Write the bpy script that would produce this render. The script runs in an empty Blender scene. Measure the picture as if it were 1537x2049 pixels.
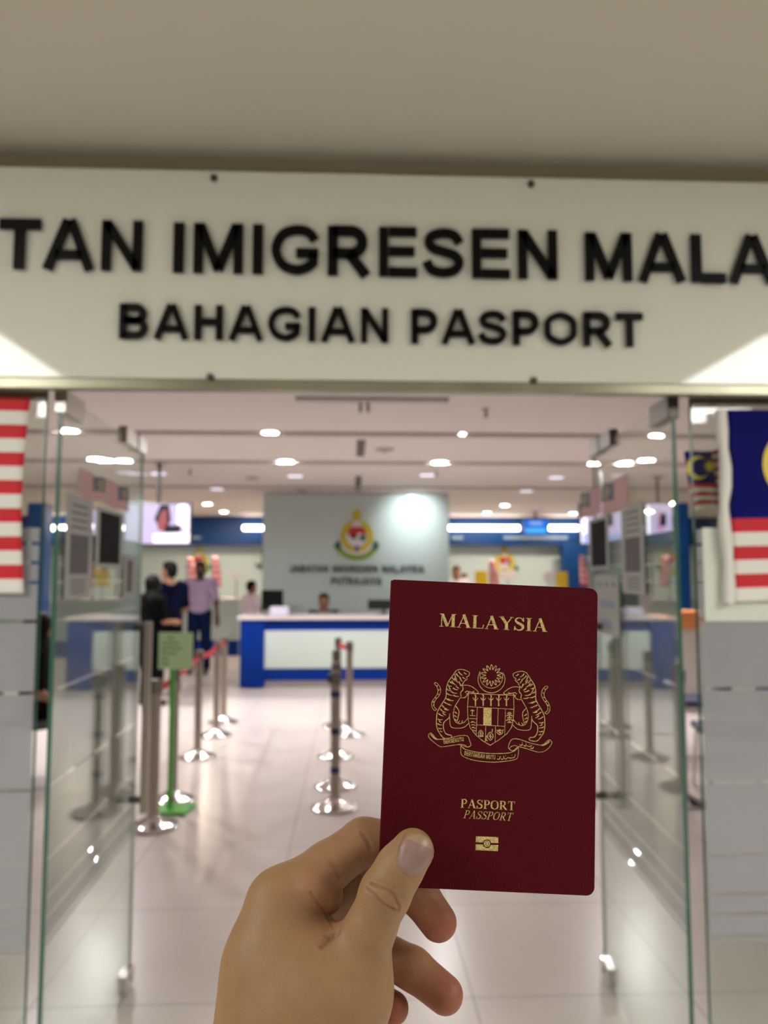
import bpy, bmesh, math, random
import numpy as np
from mathutils import Vector, Matrix
from mathutils.bvhtree import BVHTree
random.seed(7)
scene = bpy.context.scene
col = scene.collection

# ------------------------------------------------------------------ camera model (1537 x 2049)
F = 1540.0; CX, CY = 768.5, 1024.5; EYE = 1.55
YAW = math.atan((768.5-705)/F); PIT = math.atan((1150-1024.5)/F)
FW = np.array([math.sin(YAW)*math.cos(PIT), math.cos(YAW)*math.cos(PIT), math.sin(PIT)])
RT = np.array([math.cos(YAW), -math.sin(YAW), 0.0]); UP = np.cross(RT, FW)
C0 = np.array([0, 0, EYE])
def ray(px, py): return FW + RT*(px-CX)/F - UP*(py-CY)/F
def P(px, py, Y): r = ray(px, py); return C0 + r*(Y/r[1])            # point on the vertical plane y = Y
def FL(px, py, z=0.0): r = ray(px, py); return C0 + r*((z-EYE)/r[2])  # point on the horizontal plane z
def PD(px, py, d): return C0 + ray(px, py)*d                          # point at distance d along the view

# ------------------------------------------------------------------ materials
def lin(c):
    c = c/255.0
    return c/12.92 if c <= 0.04045 else ((c+0.055)/1.055)**2.4
def rgb(r, g, b): return (lin(r), lin(g), lin(b), 1.0)
MATS = {}
def mat(name, c, rough=0.5, metal=0.0, spec=0.5, emit=None, es=0.0, noise=0.0, nscale=20.0, bump=0.0, bscale=200.0, coat=0.0, sss=0.0, trans=0.0):
    if name in MATS: return MATS[name]
    m = bpy.data.materials.new(name); m.use_nodes = True
    nt = m.node_tree; b = nt.nodes['Principled BSDF']
    b.inputs['Base Color'].default_value = c
    b.inputs['Roughness'].default_value = rough
    b.inputs['Metallic'].default_value = metal
    b.inputs['Specular IOR Level'].default_value = spec
    b.inputs['Coat Weight'].default_value = coat
    if sss:
        b.inputs['Subsurface Weight'].default_value = sss
        b.inputs['Subsurface Radius'].default_value = (0.006, 0.0025, 0.0015)
        b.inputs['Subsurface Scale'].default_value = 1.0
    if emit:
        b.inputs['Emission Color'].default_value = emit; b.inputs['Emission Strength'].default_value = es
    tc = nt.nodes.new('ShaderNodeTexCoord')
    if noise:
        n = nt.nodes.new('ShaderNodeTexNoise'); n.inputs['Scale'].default_value = nscale; n.inputs['Detail'].default_value = 4
        nt.links.new(tc.outputs['Object'], n.inputs['Vector'])
        mx = nt.nodes.new('ShaderNodeMixRGB'); mx.blend_type = 'MULTIPLY'; mx.inputs['Fac'].default_value = 1
        cr = nt.nodes.new('ShaderNodeMapRange'); cr.inputs['To Min'].default_value = 1-noise; cr.inputs['To Max'].default_value = 1+noise*0.6
        nt.links.new(n.outputs['Fac'], cr.inputs['Value'])
        mx.inputs['Color1'].default_value = c
        nt.links.new(cr.outputs['Result'], mx.inputs['Color2']); nt.links.new(mx.outputs['Color'], b.inputs['Base Color'])
    if bump:
        n = nt.nodes.new('ShaderNodeTexNoise'); n.inputs['Scale'].default_value = bscale; n.inputs['Detail'].default_value = 3
        nt.links.new(tc.outputs['Object'], n.inputs['Vector'])
        bp = nt.nodes.new('ShaderNodeBump'); bp.inputs['Strength'].default_value = bump; bp.inputs['Distance'].default_value = 0.002
        nt.links.new(n.outputs['Fac'], bp.inputs['Height']); nt.links.new(bp.outputs['Normal'], b.inputs['Normal'])
    MATS[name] = m
    return m

def glass_mat(name, tint, refl=1.0, milk=0.0, milkcol=(0.3, 0.32, 0.3, 1)):
    if name in MATS: return MATS[name]
    m = bpy.data.materials.new(name); m.use_nodes = True; nt = m.node_tree; nt.nodes.clear()
    out = nt.nodes.new('ShaderNodeOutputMaterial')
    tr = nt.nodes.new('ShaderNodeBsdfTransparent'); tr.inputs['Color'].default_value = tint
    gl = nt.nodes.new('ShaderNodeBsdfGlossy'); gl.inputs['Roughness'].default_value = 0.0
    gl.inputs['Color'].default_value = (refl, refl, refl, 1)
    fr = nt.nodes.new('ShaderNodeFresnel'); fr.inputs['IOR'].default_value = 1.45
    # both faces of the sheet must read the same angle: feed a constant IOR seen from outside
    geo = nt.nodes.new('ShaderNodeNewGeometry')
    mi = nt.nodes.new('ShaderNodeMix'); mi.data_type = 'FLOAT'
    mi.inputs[2].default_value = 1.45; mi.inputs[3].default_value = 1/1.45
    nt.links.new(geo.outputs['Backfacing'], mi.inputs[0]); nt.links.new(mi.outputs[0], fr.inputs['IOR'])
    base = tr
    if milk:
        df = nt.nodes.new('ShaderNodeBsdfDiffuse'); df.inputs['Color'].default_value = milkcol
        tl = nt.nodes.new('ShaderNodeBsdfTranslucent'); tl.inputs['Color'].default_value = milkcol
        ad = nt.nodes.new('ShaderNodeMixShader'); ad.inputs['Fac'].default_value = 0.4
        nt.links.new(df.outputs[0], ad.inputs[1]); nt.links.new(tl.outputs[0], ad.inputs[2])
        ms = nt.nodes.new('ShaderNodeMixShader'); ms.inputs['Fac'].default_value = milk
        nt.links.new(tr.outputs[0], ms.inputs[1]); nt.links.new(ad.outputs[0], ms.inputs[2]); base = ms
    mx = nt.nodes.new('ShaderNodeMixShader')
    nt.links.new(fr.outputs[0], mx.inputs['Fac']); nt.links.new(base.outputs[0], mx.inputs[1]); nt.links.new(gl.outputs[0], mx.inputs[2])
    nt.links.new(mx.outputs[0], out.inputs['Surface'])
    MATS[name] = m
    return m

def floor_mat():
    m = bpy.data.materials.new('floor_tile'); m.use_nodes = True; nt = m.node_tree; b = nt.nodes['Principled BSDF']
    g = nt.nodes.new('ShaderNodeNewGeometry'); sp = nt.nodes.new('ShaderNodeSeparateXYZ'); nt.links.new(g.outputs['Position'], sp.inputs[0])
    def line(sock, off):
        a = nt.nodes.new('ShaderNodeMath'); a.operation = 'SUBTRACT'; a.inputs[1].default_value = off; nt.links.new(sock, a.inputs[0])
        d = nt.nodes.new('ShaderNodeMath'); d.operation = 'PINGPONG'; d.inputs[1].default_value = 0.4; nt.links.new(a.outputs[0], d.inputs[0])
        c = nt.nodes.new('ShaderNodeMath'); c.operation = 'LESS_THAN'; c.inputs[1].default_value = 0.0022; nt.links.new(d.outputs[0], c.inputs[0])
        return c.outputs[0]
    mx = nt.nodes.new('ShaderNodeMath'); mx.operation = 'MAXIMUM'
    nt.links.new(line(sp.outputs['X'], -0.35), mx.inputs[0]); nt.links.new(line(sp.outputs['Y'], 2.95), mx.inputs[1])
    n = nt.nodes.new('ShaderNodeTexNoise'); n.inputs['Scale'].default_value = 2.2; n.inputs['Detail'].default_value = 6
    nt.links.new(g.outputs['Position'], n.inputs['Vector'])
    cr = nt.nodes.new('ShaderNodeMixRGB'); cr.inputs['Color1'].default_value = (0.70, 0.625, 0.60, 1); cr.inputs['Color2'].default_value = (0.78, 0.71, 0.68, 1)
    nt.links.new(n.outputs['Fac'], cr.inputs['Fac'])
    c2 = nt.nodes.new('ShaderNodeMixRGB'); c2.inputs['Color2'].default_value = (0.34, 0.31, 0.29, 1)
    nt.links.new(mx.outputs[0], c2.inputs['Fac']); nt.links.new(cr.outputs[0], c2.inputs['Color1'])
    nt.links.new(c2.outputs[0], b.inputs['Base Color'])
    b.inputs['Roughness'].default_value = 0.24; b.inputs['Specular IOR Level'].default_value = 0.22
    return m

# ------------------------------------------------------------------ mesh helpers
class MB:
    def __init__(s): s.v = []; s.f = []; s.m = []
    def add(s, vs, fs, mi=0, M=None):
        o = len(s.v)
        for p in vs:
            p = Vector(p)
            s.v.append(tuple(M @ p) if M else tuple(p))
        for f in fs: s.f.append(tuple(o+i for i in f)); s.m.append(mi)
        return s
    def box(s, x0, x1, y0, y1, z0, z1, mi=0, M=None):
        return s.add([(x0,y0,z0),(x1,y0,z0),(x1,y1,z0),(x0,y1,z0),(x0,y0,z1),(x1,y0,z1),(x1,y1,z1),(x0,y1,z1)],
            [(0,3,2,1),(4,5,6,7),(0,1,5,4),(1,2,6,5),(2,3,7,6),(3,0,4,7)], mi, M)
    def bevbox(s, x0, x1, y0, y1, z0, z1, r=0.005, seg=2, mi=0, M=None):
        bm = bmesh.new(); bmesh.ops.create_cube(bm, size=1)
        for v in bm.verts:
            v.co = Vector(((x0+x1)/2+v.co.x*(x1-x0), (y0+y1)/2+v.co.y*(y1-y0), (z0+z1)/2+v.co.z*(z1-z0)))
        bmesh.ops.bevel(bm, geom=bm.edges[:], offset=r, segments=seg, affect='EDGES', profile=0.5)
        bm.verts.index_update()
        s.add([v.co[:] for v in bm.verts], [[v.index for v in f.verts] for f in bm.faces], mi, M); bm.free()
        return s
    def lathe(s, prof, n=24, mi=0, M=None):          # prof: (r, z)
        vs = []; fs = []
        for r, z in prof:
            for i in range(n):
                a = 2*math.pi*i/n; vs.append((r*math.cos(a), r*math.sin(a), z))
        for k in range(len(prof)-1):
            for i in range(n):
                j = (i+1) % n; fs.append((k*n+i, k*n+j, (k+1)*n+j, (k+1)*n+i))
        fs.append(tuple(range(n))[::-1]); fs.append(tuple((len(prof)-1)*n+i for i in range(n)))
        return s.add(vs, fs, mi, M)
    def tube(s, pts, rads, n=10, mi=0, M=None, cap=True):
        pts = [Vector(p) for p in pts]
        if not hasattr(rads, '__len__'): rads = [rads]*len(pts)
        vs = []; fs = []
        t = (pts[1]-pts[0]).normalized(); a = Vector((0,0,1)) if abs(t.z) < 0.9 else Vector((1,0,0))
        u = t.cross(a).normalized()
        for k, p in enumerate(pts):
            t = (pts[min(k+1, len(pts)-1)]-pts[max(k-1, 0)]).normalized()
            u = (u-t*u.dot(t)).normalized(); w = t.cross(u)
            for i in range(n):
                an = 2*math.pi*i/n; vs.append(p+(u*math.cos(an)+w*math.sin(an))*rads[k])
        for k in range(len(pts)-1):
            for i in range(n):
                j = (i+1) % n; fs.append((k*n+i, k*n+j, (k+1)*n+j, (k+1)*n+i))
        if cap: fs.append(tuple(range(n))[::-1]); fs.append(tuple((len(pts)-1)*n+i for i in range(n)))
        return s.add(vs, fs, mi, M)
    def prism(s, poly, h0, h1, mi=0, M=None):        # poly in local xy (convex-ish), extruded in z
        n = len(poly)
        vs = [(x, y, h0) for x, y in poly]+[(x, y, h1) for x, y in poly]
        fs = [tuple(range(n))[::-1], tuple(range(n, 2*n))]+[(i, (i+1) % n, n+(i+1) % n, n+i) for i in range(n)]
        return s.add(vs, fs, mi, M)
    def ribbon(s, pts, w, h0, h1, mi=0, M=None, closed=False):
        pts = [Vector((p[0], p[1])) for p in pts]; n = len(pts)
        if n < 2: return s
        ws = w if hasattr(w, '__len__') else [w]*n
        L = []; R = []
        for i, p in enumerate(pts):
            a = pts[i-1] if (i > 0 or closed) else None; b = pts[(i+1) % n] if (i < n-1 or closed) else None
            d1 = (p-a).normalized() if a is not None and (p-a).length > 1e-9 else None
            d2 = (b-p).normalized() if b is not None and (b-p).length > 1e-9 else None
            if d1 is None: d1 = d2
            if d2 is None: d2 = d1
            n1 = Vector((-d1.y, d1.x)); n2 = Vector((-d2.y, d2.x)); m = n1+n2
            if m.length < 1e-6: m = n1
            m.normalize(); k = 1/max(0.5, m.dot(n1))
            L.append(p+m*ws[i]/2*k); R.append(p-m*ws[i]/2*k)
        vs = [(q.x, q.y, h0) for q in L]+[(q.x, q.y, h0) for q in R]+[(q.x, q.y, h1) for q in L]+[(q.x, q.y, h1) for q in R]
        fs = []
        for i in range(n if closed else n-1):
            j = (i+1) % n
            fs += [(2*n+i, 3*n+i, 3*n+j, 2*n+j), (i, j, n+j, n+i), (i, 2*n+i, 2*n+j, j), (n+i, n+j, 3*n+j, 3*n+i)]
        if not closed: fs += [(0, n, 3*n, 2*n), (n-1, 3*n-1, 4*n-1, 2*n-1)]
        return s.add(vs, fs, mi, M)
    def build(s, name, mats, parent=None, smooth=False, loc=None, label=None):
        me = bpy.data.meshes.new(name); me.from_pydata(s.v, [], s.f)
        if not isinstance(mats, (list, tuple)): mats = [mats]
        for m in mats: me.materials.append(m)
        me.polygons.foreach_set('material_index', s.m)
        me.update()
        bm = bmesh.new(); bm.from_mesh(me); bmesh.ops.recalc_face_normals(bm, faces=bm.faces); bm.to_mesh(me); bm.free()
        if smooth:
            me.polygons.foreach_set('use_smooth', [True]*len(me.polygons))
            try: me.set_sharp_from_angle(angle=math.radians(40))
            except Exception: pass
        o = bpy.data.objects.new(name, me); col.objects.link(o)
        if parent: o.parent = parent
        if loc is not None: o.location = loc
        if label: o['label'] = label
        return o

def thing(name, label, cat, loc=(0,0,0), rz=0, group=None):
    o = bpy.data.objects.new(name, None); col.objects.link(o); o.location = Vector(tuple(float(a) for a in loc)); o.rotation_euler = (0,0,rz)
    o.empty_display_size = 0.05
    o['label'] = label; o['category'] = cat
    if group: o['group'] = group
    return o
def tag(o, label, cat, group=None):
    o['label'] = label; o['category'] = cat
    if group: o['group'] = group
    return o
def struct(o): o['kind'] = 'structure'; return o
def dup(root, loc, rz, label, group=None):
    r = root.copy(); col.objects.link(r); r.location = Vector(tuple(float(a) for a in loc)); r.rotation_euler = (0,0,rz); r['label'] = label
    if group: r['group'] = group
    for ch in list(root.children):
        c = ch.copy(); col.objects.link(c); c.parent = r
        for g in list(ch.children):
            d = g.copy(); col.objects.link(d); d.parent = c
    return r
def wallM(x, y, z):        # local xy -> world xz on a plane facing -y ; local z -> towards the viewer
    return Matrix(((1,0,0,x),(0,0,-1,y),(0,1,0,z),(0,0,0,1)))

# ------------------------------------------------------------------ glyphs
def catmull(pts, n=6, closed=False):
    out = []; m = len(pts); rng = range(m) if closed else range(m-1)
    for i in rng:
        if closed: p0, p1, p2, p3 = pts[i-1], pts[i], pts[(i+1) % m], pts[(i+2) % m]
        else: p0, p1, p2, p3 = pts[max(i-1,0)], pts[i], pts[i+1], pts[min(i+2,m-1)]
        for k in range(n):
            t = k/n
            out.append(tuple(0.5*((2*p1[a])+(-p0[a]+p2[a])*t+(2*p0[a]-5*p1[a]+4*p2[a]-p3[a])*t*t+(-p0[a]+3*p1[a]-3*p2[a]+p3[a])*t**3) for a in (0,1)))
    if not closed: out.append(tuple(pts[-1]))
    return out
def arc(cx, cy, rx, ry, a0, a1, n=10):
    return [(cx+rx*math.cos(math.radians(a0+(a1-a0)*i/n)), cy+ry*math.sin(math.radians(a0+(a1-a0)*i/n))) for i in range(n+1)]
S_ = 0.205
# cap height 1; (advance, strokes)
def G():
    w = S_; h = w/2; g = {}
    g['I'] = (0.388, [[(0.194,0),(0.194,1)]])
    g['T'] = (0.853, [[(0.03,1-h),(0.823,1-h)],[(0.4265,0),(0.4265,1-w)]])
    g['L'] = (0.853, [[(0.1+h,0),(0.1+h,1)],[(0.1+w,h*0.85),(0.80,h*0.85)]])
    g['E'] = (0.931, [[(0.1+h,0),(0.1+h,1)],[(0.1+w,h*0.85),(0.87,h*0.85)],[(0.1+w,0.51),(0.82,0.51)],[(0.1+w,1-h*0.85),(0.86,1-h*0.85)]])
    g['H'] = (1.008, [[(0.1+h,0),(0.1+h,1)],[(0.908-h,0),(0.908-h,1)],[(0.1+w,0.52),(0.908-w,0.52)]])
    g['N'] = (1.008, [[(0.1+h,0),(0.1+h,1)],[(0.908-h,0),(0.908-h,1)],[(0.1+h*1.1,0.96),(0.908-h*1.1,0.04)]])
    g['M'] = (1.163, [[(0.1+h*.9,0),(0.1+h*.9,1)],[(1.063-h*.9,0),(1.063-h*.9,1)],[(0.1+h*1.3,0.97),(0.5815,0.06)],[(1.063-h*1.3,0.97),(0.5815,0.06)]])
    g['A'] = (1.008, [[(0.10,0),(0.475,1)],[(0.908,0),(0.533,1)],[(0.25,0.30),(0.76,0.30)]])
    g['K'] = (1.008, [[(0.1+h,0),(0.1+h,1)],[(0.86,1),(0.1+w,0.36)],[(0.42,0.60),(0.90,0)]])
    g['Y'] = (0.931, [[(0.08,1),(0.4655,0.42)],[(0.851,1),(0.4655,0.42)],[(0.4655,0),(0.4655,0.46)]])
    bow = lambda x0, x1, y0, y1: [(x0,y1)]+arc(x1-(y1-y0)/2, (y0+y1)/2, (y1-y0)/2, (y1-y0)/2, 90, -90, 10)+[(x0,y0)]
    g['P'] = (0.931, [[(0.1+h,0),(0.1+h,1)], bow(0.1+h, 0.86-h, 0.40+0.0, 1-h*.9)])
    g['R'] = (1.008, [[(0.1+h,0),(0.1+h,1)], bow(0.1+h, 0.89-h, 0.45, 1-h*.9), [(0.52,0.45),(0.86,0.0)]])
    g['B'] = (1.008, [[(0.1+h,0),(0.1+h,1)], bow(0.1+h, 0.86-h, 0.53, 1-h*.9), bow(0.1+h, 0.90-h, h*.9, 0.53)])
    g['O'] = (1.086, [catmull([(0.543,0.90),(0.21,0.75),(0.16,0.5),(0.21,0.25),(0.543,0.10),(0.876,0.25),(0.926,0.5),(0.876,0.75)],5,True)+['c']])
    g['U'] = (1.008, [[(0.1+h,1),(0.1+h,0.36)]+arc(0.504,0.36,0.404-h,0.26,180,360,10)+[(0.908-h,1)]])
    g['J'] = (0.777, [[(0.66-h,1),(0.66-h,0.32)]+arc(0.35,0.32,0.31-h,0.22,0,-165,8)])
    g['S'] = (0.931, [catmull([(0.79,0.70),(0.68,0.86),(0.46,0.905),(0.24,0.84),(0.18,0.71),(0.27,0.585),(0.48,0.52),(0.70,0.44),(0.78,0.29),(0.68,0.14),(0.46,0.095),(0.23,0.15),(0.13,0.32)],5)])
    g['G'] = (1.086, [catmull([(0.93,0.70),(0.80,0.86),(0.56,0.905),(0.29,0.80),(0.165,0.5),(0.29,0.20),(0.56,0.095),(0.78,0.15),(0.90,0.25)],5)+[(0.90,0.44)],[(0.56,0.44),(1.0,0.44)]])
    return g
SANS = G()
def letter_mesh(ch, M, h0, h1, mi=0, wscale=1.0):
    mb = MB()
    for st in SANS[ch][1]:
        cl = st[-1] == 'c'; pts = st[:-1] if cl else st
        hw = S_*wscale*(0.9 if ch in 'SGOEMNA' else 1)
        mb.ribbon(pts, hw, h0, h1, mi, M, closed=cl)
    return mb
def line_layout(text, x0, x1, cap):     # letters of one word fitted between x0 and x1 (their ink)
    adv = [SANS[c][0]*cap for c in text]; tot = sum(adv)-0.2*cap
    extra = ((x1-x0)-tot)/max(1, len(text)-1); x = x0-0.1*cap; out = []
    for c, a in zip(text, adv): out.append((c, x)); x += a+extra
    return out

# serif glyphs: strokes are (points, width)
def serif(ch):
    K = 0.17; k = 0.055; s = 0.04
    sf = lambda x, y, w=0.26: ([(x-w/2, y), (x+w/2, y)], s)
    if ch == 'M': return 1.12, [([(0.17,0),(0.17,1)],k),([(0.2,0.98),(0.54,0.04)],K),([(0.54,0.04),(0.86,0.98)],k),([(0.90,0),(0.90,1)],K),sf(0.17,s/2),sf(0.90,s/2,.36),sf(0.14,1-s/2,.22),sf(0.94,1-s/2,.28)]
    if ch == 'A': return 0.92, [([(0.14,0.02),(0.46,0.98)],k),([(0.44,1.02),(0.76,0.02)],K),([(0.24,0.33),(0.62,0.33)],k),sf(0.14,s/2,.24),sf(0.76,s/2,.32)]
    if ch == 'L': return 0.84, [([(0.24,0),(0.24,1)],K),([(0.08,s/2),(0.76,s/2)],s*1.2),([(0.74,0),(0.80,0.30)],k),sf(0.24,1-s/2,.36)]
    if ch == 'Y': return 0.92, [([(0.16,1),(0.50,0.45)],K),([(0.82,1),(0.50,0.45)],k),([(0.49,0),(0.49,0.48)],K),sf(0.16,1-s/2,.32),sf(0.82,1-s/2,.24),sf(0.49,s/2,.36)]
    if ch == 'S':
        p = catmull([(0.62,0.74),(0.52,0.93),(0.34,0.97),(0.18,0.88),(0.16,0.72),(0.28,0.59),(0.46,0.49),(0.60,0.36),(0.60,0.18),(0.46,0.05),(0.28,0.04),(0.14,0.16),(0.10,0.30)],4)
        n = len(p); return 0.74, [(p, [k+(K*1.0-k)*math.exp(-((i/n-0.5)/0.22)**2) for i in range(n)]),([(0.64,0.70),(0.64,1.0)],k),([(0.09,0.0),(0.09,0.32)],k)]
    if ch == 'I': return 0.50, [([(0.25,0),(0.25,1)],K),sf(0.25,s/2,.36),sf(0.25,1-s/2,.36)]
    if ch in 'PR':
        b = [(0.24,0.97),(0.45,0.97)]+arc(0.45,0.73,0.19,0.24,80,-80,8)+[(0.45,0.48),(0.24,0.48)]
        n = len(b); w = [k+(K*.95-k)*math.exp(-((i/(n-1)-0.5)/0.25)**2) for i in range(n)]
        o = [([(0.22,0),(0.22,1)],K),(b,w),sf(0.22,s/2,.36),sf(0.18,1-s/2,.24)]
        if ch == 'R': o += [([(0.42,0.48),(0.78,0.02)],K),sf(0.82,s/2,.2)]
        return (0.78 if ch == 'P' else 0.92), o
    if ch == 'O':
        p = catmull([(0.46,0.98),(0.18,0.82),(0.12,0.5),(0.18,0.18),(0.46,0.02),(0.74,0.18),(0.80,0.5),(0.74,0.82)],4,True)
        return 0.92, [(p+['c'], [k+(K*.95-k)*min(1,abs(q[0]-0.46)/0.3)**2 for q in p])]
    if ch == 'T': return 0.84, [([(0.42,0),(0.42,1)],K),([(0.08,1-s/2),(0.76,1-s/2)],s*1.3),([(0.08,0.76),(0.08,1)],k),([(0.76,0.76),(0.76,1)],k),sf(0.42,s/2,.36)]

# ------------------------------------------------------------------ signed-distance surfaces (bodies, hand)
def sd_cone(X, Y, Z, a, b, ra, rb):
    ba = b-a; l2 = float(ba@ba)
    if l2 < 1e-12: return np.sqrt((X-a[0])**2+(Y-a[1])**2+(Z-a[2])**2)-max(ra, rb)
    px, py, pz = X-a[0], Y-a[1], Z-a[2]
    rr = ra-rb; a2 = max(l2-rr*rr, 1e-12); il2 = 1/l2
    y = px*ba[0]+py*ba[1]+pz*ba[2]; z = y-l2
    qx = px*l2-ba[0]*y; qy = py*l2-ba[1]*y; qz = pz*l2-ba[2]*y
    x2 = qx*qx+qy*qy+qz*qz; y2 = y*y*l2; z2 = z*z*l2
    k = np.sign(rr)*rr*rr*x2
    d = (np.sqrt(x2*a2*il2)+y*rr)*il2-ra
    c1 = np.sign(z)*a2*z2 > k; c2 = np.sign(y)*a2*y2 < k
    d = np.where(c1, np.sqrt(np.maximum(x2+z2,0))*il2-rb, d)
    d = np.where(c2 & ~c1, np.sqrt(np.maximum(x2+y2,0))*il2-ra, d)
    return d
def smin(a, b, k):
    if k <= 0: return np.minimum(a, b)
    h = np.maximum(k-np.abs(a-b), 0)/k
    return np.minimum(a, b)-h*h*k*0.25
class Field:
    def __init__(s, lo, hi, h):
        s.lo = np.array(lo, float); s.h = h; n = np.ceil((np.array(hi)-s.lo)/h).astype(int)+1; s.n = n
        s.ax = [(s.lo[i]+np.arange(n[i])*h).astype(np.float32) for i in range(3)]
        s.far = np.float32(1.0)
    def new(s): return np.full(tuple(s.n), s.far, np.float32)
    def win(s, lo, hi):
        i0 = np.clip(np.floor((lo-s.lo)/s.h).astype(int), 0, s.n); i1 = np.clip(np.ceil((hi-s.lo)/s.h).astype(int)+1, 0, s.n)
        sl = tuple(slice(a, b) for a, b in zip(i0, i1))
        return sl, s.ax[0][sl[0]][:,None,None], s.ax[1][sl[1]][None,:,None], s.ax[2][sl[2]][None,None,:]
    def put(s, D, prim, k, sub=False):
        m = k*1.2+4*s.h
        if prim[0] == 'e':     # ellipsoid: centre, radii, rot
            _, c, r, R = prim; c = np.array(c, float); r = np.array(r, float); R = np.eye(3) if R is None else R
            e = np.max(r)+m; sl, X, Y, Z = s.win(c-e, c+e)
            if min(sl[i].stop-sl[i].start for i in range(3)) <= 0: return
            x, y, z = X-c[0], Y-c[1], Z-c[2]
            u = (R[0,0]*x+R[1,0]*y+R[2,0]*z); v = (R[0,1]*x+R[1,1]*y+R[2,1]*z); w = (R[0,2]*x+R[1,2]*y+R[2,2]*z)
            k0 = np.sqrt((u/r[0])**2+(v/r[1])**2+(w/r[2])**2); k1 = np.sqrt((u/r[0]**2)**2+(v/r[1]**2)**2+(w/r[2]**2)**2)+1e-9
            d = (k0*(k0-1)/k1)
        else:
            _, a, b, ra, rb = prim; a = np.array(a, float); b = np.array(b, float)
            lo = np.minimum(a-ra, b-rb)-m; hi = np.maximum(a+ra, b+rb)+m; sl, X, Y, Z = s.win(lo, hi)
            if min(sl[i].stop-sl[i].start for i in range(3)) <= 0: return
            d = sd_cone(X, Y, Z, a, b, ra, rb)
        d = d.astype(np.float32)
        if sub: D[sl] = -smin(-D[sl], d, k)
        else: D[sl] = smin(D[sl], d, k)
def surface_nets(D, lo, h):
    S = D < 0; nx, ny, nz = D.shape
    cnt = np.zeros((nx-1, ny-1, nz-1), np.int8)
    for dx in (0,1):
        for dy in (0,1):
            for dz in (0,1): cnt += S[dx:nx-1+dx, dy:ny-1+dy, dz:nz-1+dz]
    act = (cnt > 0) & (cnt < 8); idx = np.full(act.shape, -1, np.int64); ii = np.argwhere(act); idx[act] = np.arange(len(ii))
    acc = np.zeros((len(ii), 3)); w = np.zeros(len(ii)); i, j, k = ii.T
    cs = [(a,b,c) for a in (0,1) for b in (0,1) for c in (0,1)]
    for p in cs:
        for ax in range(3):
            if p[ax]: continue
            q = list(p); q[ax] = 1
            d0 = D[i+p[0], j+p[1], k+p[2]].astype(float); d1 = D[i+q[0], j+q[1], k+q[2]].astype(float)
            m = (d0 < 0) != (d1 < 0); t = np.where(m, d0/np.where(m, d0-d1, 1), 0)
            pos = np.tile(np.array(p, float), (len(ii),1)); pos[:,ax] = t
            acc[m] += pos[m]; w[m] += 1
    V = (ii+acc/w[:,None])*h+lo
    fs = []
    for ax in range(3):
        a1, a2 = [(1,2),(2,0),(0,1)][ax]
        s0 = [slice(None)]*3; s1 = [slice(None)]*3; s0[ax] = slice(0,-1); s1[ax] = slice(1,None)
        e = np.argwhere(S[tuple(s0)] != S[tuple(s1)])
        e = e[(e[:,a1] > 0) & (e[:,a2] > 0) & (e[:,a1] < D.shape[a1]-1) & (e[:,a2] < D.shape[a2]-1)]
        ins = S[e[:,0], e[:,1], e[:,2]]
        def c(o1, o2):
            q = e.copy(); q[:,a1] -= o1; q[:,a2] -= o2; return idx[q[:,0], q[:,1], q[:,2]]
        f = np.stack([c(1,1), c(0,1), c(0,0), c(1,0)], 1)
        f[~ins] = f[~ins][:, ::-1]; fs.append(f)
    Fc = np.concatenate(fs); Fc = Fc[(Fc >= 0).all(1)]
    return V, Fc
def relax(V, Fc, it=3, lam=0.5):
    e = np.concatenate([Fc[:,[0,1]],Fc[:,[1,2]],Fc[:,[2,3]],Fc[:,[3,0]]]); n = len(V)
    for _ in range(it):
        acc = np.zeros_like(V); c = np.bincount(e[:,0], minlength=n)+np.bincount(e[:,1], minlength=n)
        for a in range(3): acc[:,a] = np.bincount(e[:,0], V[e[:,1],a], n)+np.bincount(e[:,1], V[e[:,0],a], n)
        V = V+lam*(acc/np.maximum(c,1)[:,None]-V)
    return V
def obj_np(name, V, Fc, m, parent=None, M=None):
    me = bpy.data.meshes.new(name)
    if M is not None: V = V@np.array(M)[:3,:3].T+np.array(M)[:3,3]
    me.vertices.add(len(V)); me.vertices.foreach_set('co', V.astype(np.float32).ravel())
    me.loops.add(Fc.size); me.loops.foreach_set('vertex_index', Fc.ravel().astype(np.int32))
    me.polygons.add(len(Fc)); me.polygons.foreach_set('loop_start', np.arange(0, Fc.size, 4, dtype=np.int32))
    me.polygons.foreach_set('use_smooth', np.ones(len(Fc), bool))
    me.update(calc_edges=True); me.validate()
    me.materials.append(m)
    o = bpy.data.objects.new(name, me); col.objects.link(o)
    if parent: o.parent = parent
    return o
def sdf_obj(name, groups, h, m, parent=None, subs=(), it=2):
    los = []; his = []
    for k, g in groups:
        for p in g:
            if p[0] == 'e': los.append(np.array(p[1])-max(p[2])); his.append(np.array(p[1])+max(p[2]))
            else: los.append(np.minimum(np.array(p[1])-p[3], np.array(p[2])-p[4])); his.append(np.maximum(np.array(p[1])+p[3], np.array(p[2])+p[4]))
    lo = np.min(los, 0)-3*h; hi = np.max(his, 0)+3*h
    Fd = Field(lo, hi, h); D = None
    for k, g in groups:
        A = Fd.new()
        for p in g: Fd.put(A, p, k)
        D = A if D is None else np.minimum(D, A)
    for p in subs: Fd.put(D, p, h, True)
    V, Fc = surface_nets(D, Fd.lo, h)
    return obj_np(name, relax(V, Fc, it), Fc, m, parent)
def cone(a, b, ra, rb=None): return ('c', np.array(a,float), np.array(b,float), ra, ra if rb is None else rb)
def ell(c, r, R=None): return ('e', c, r, R)

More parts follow.
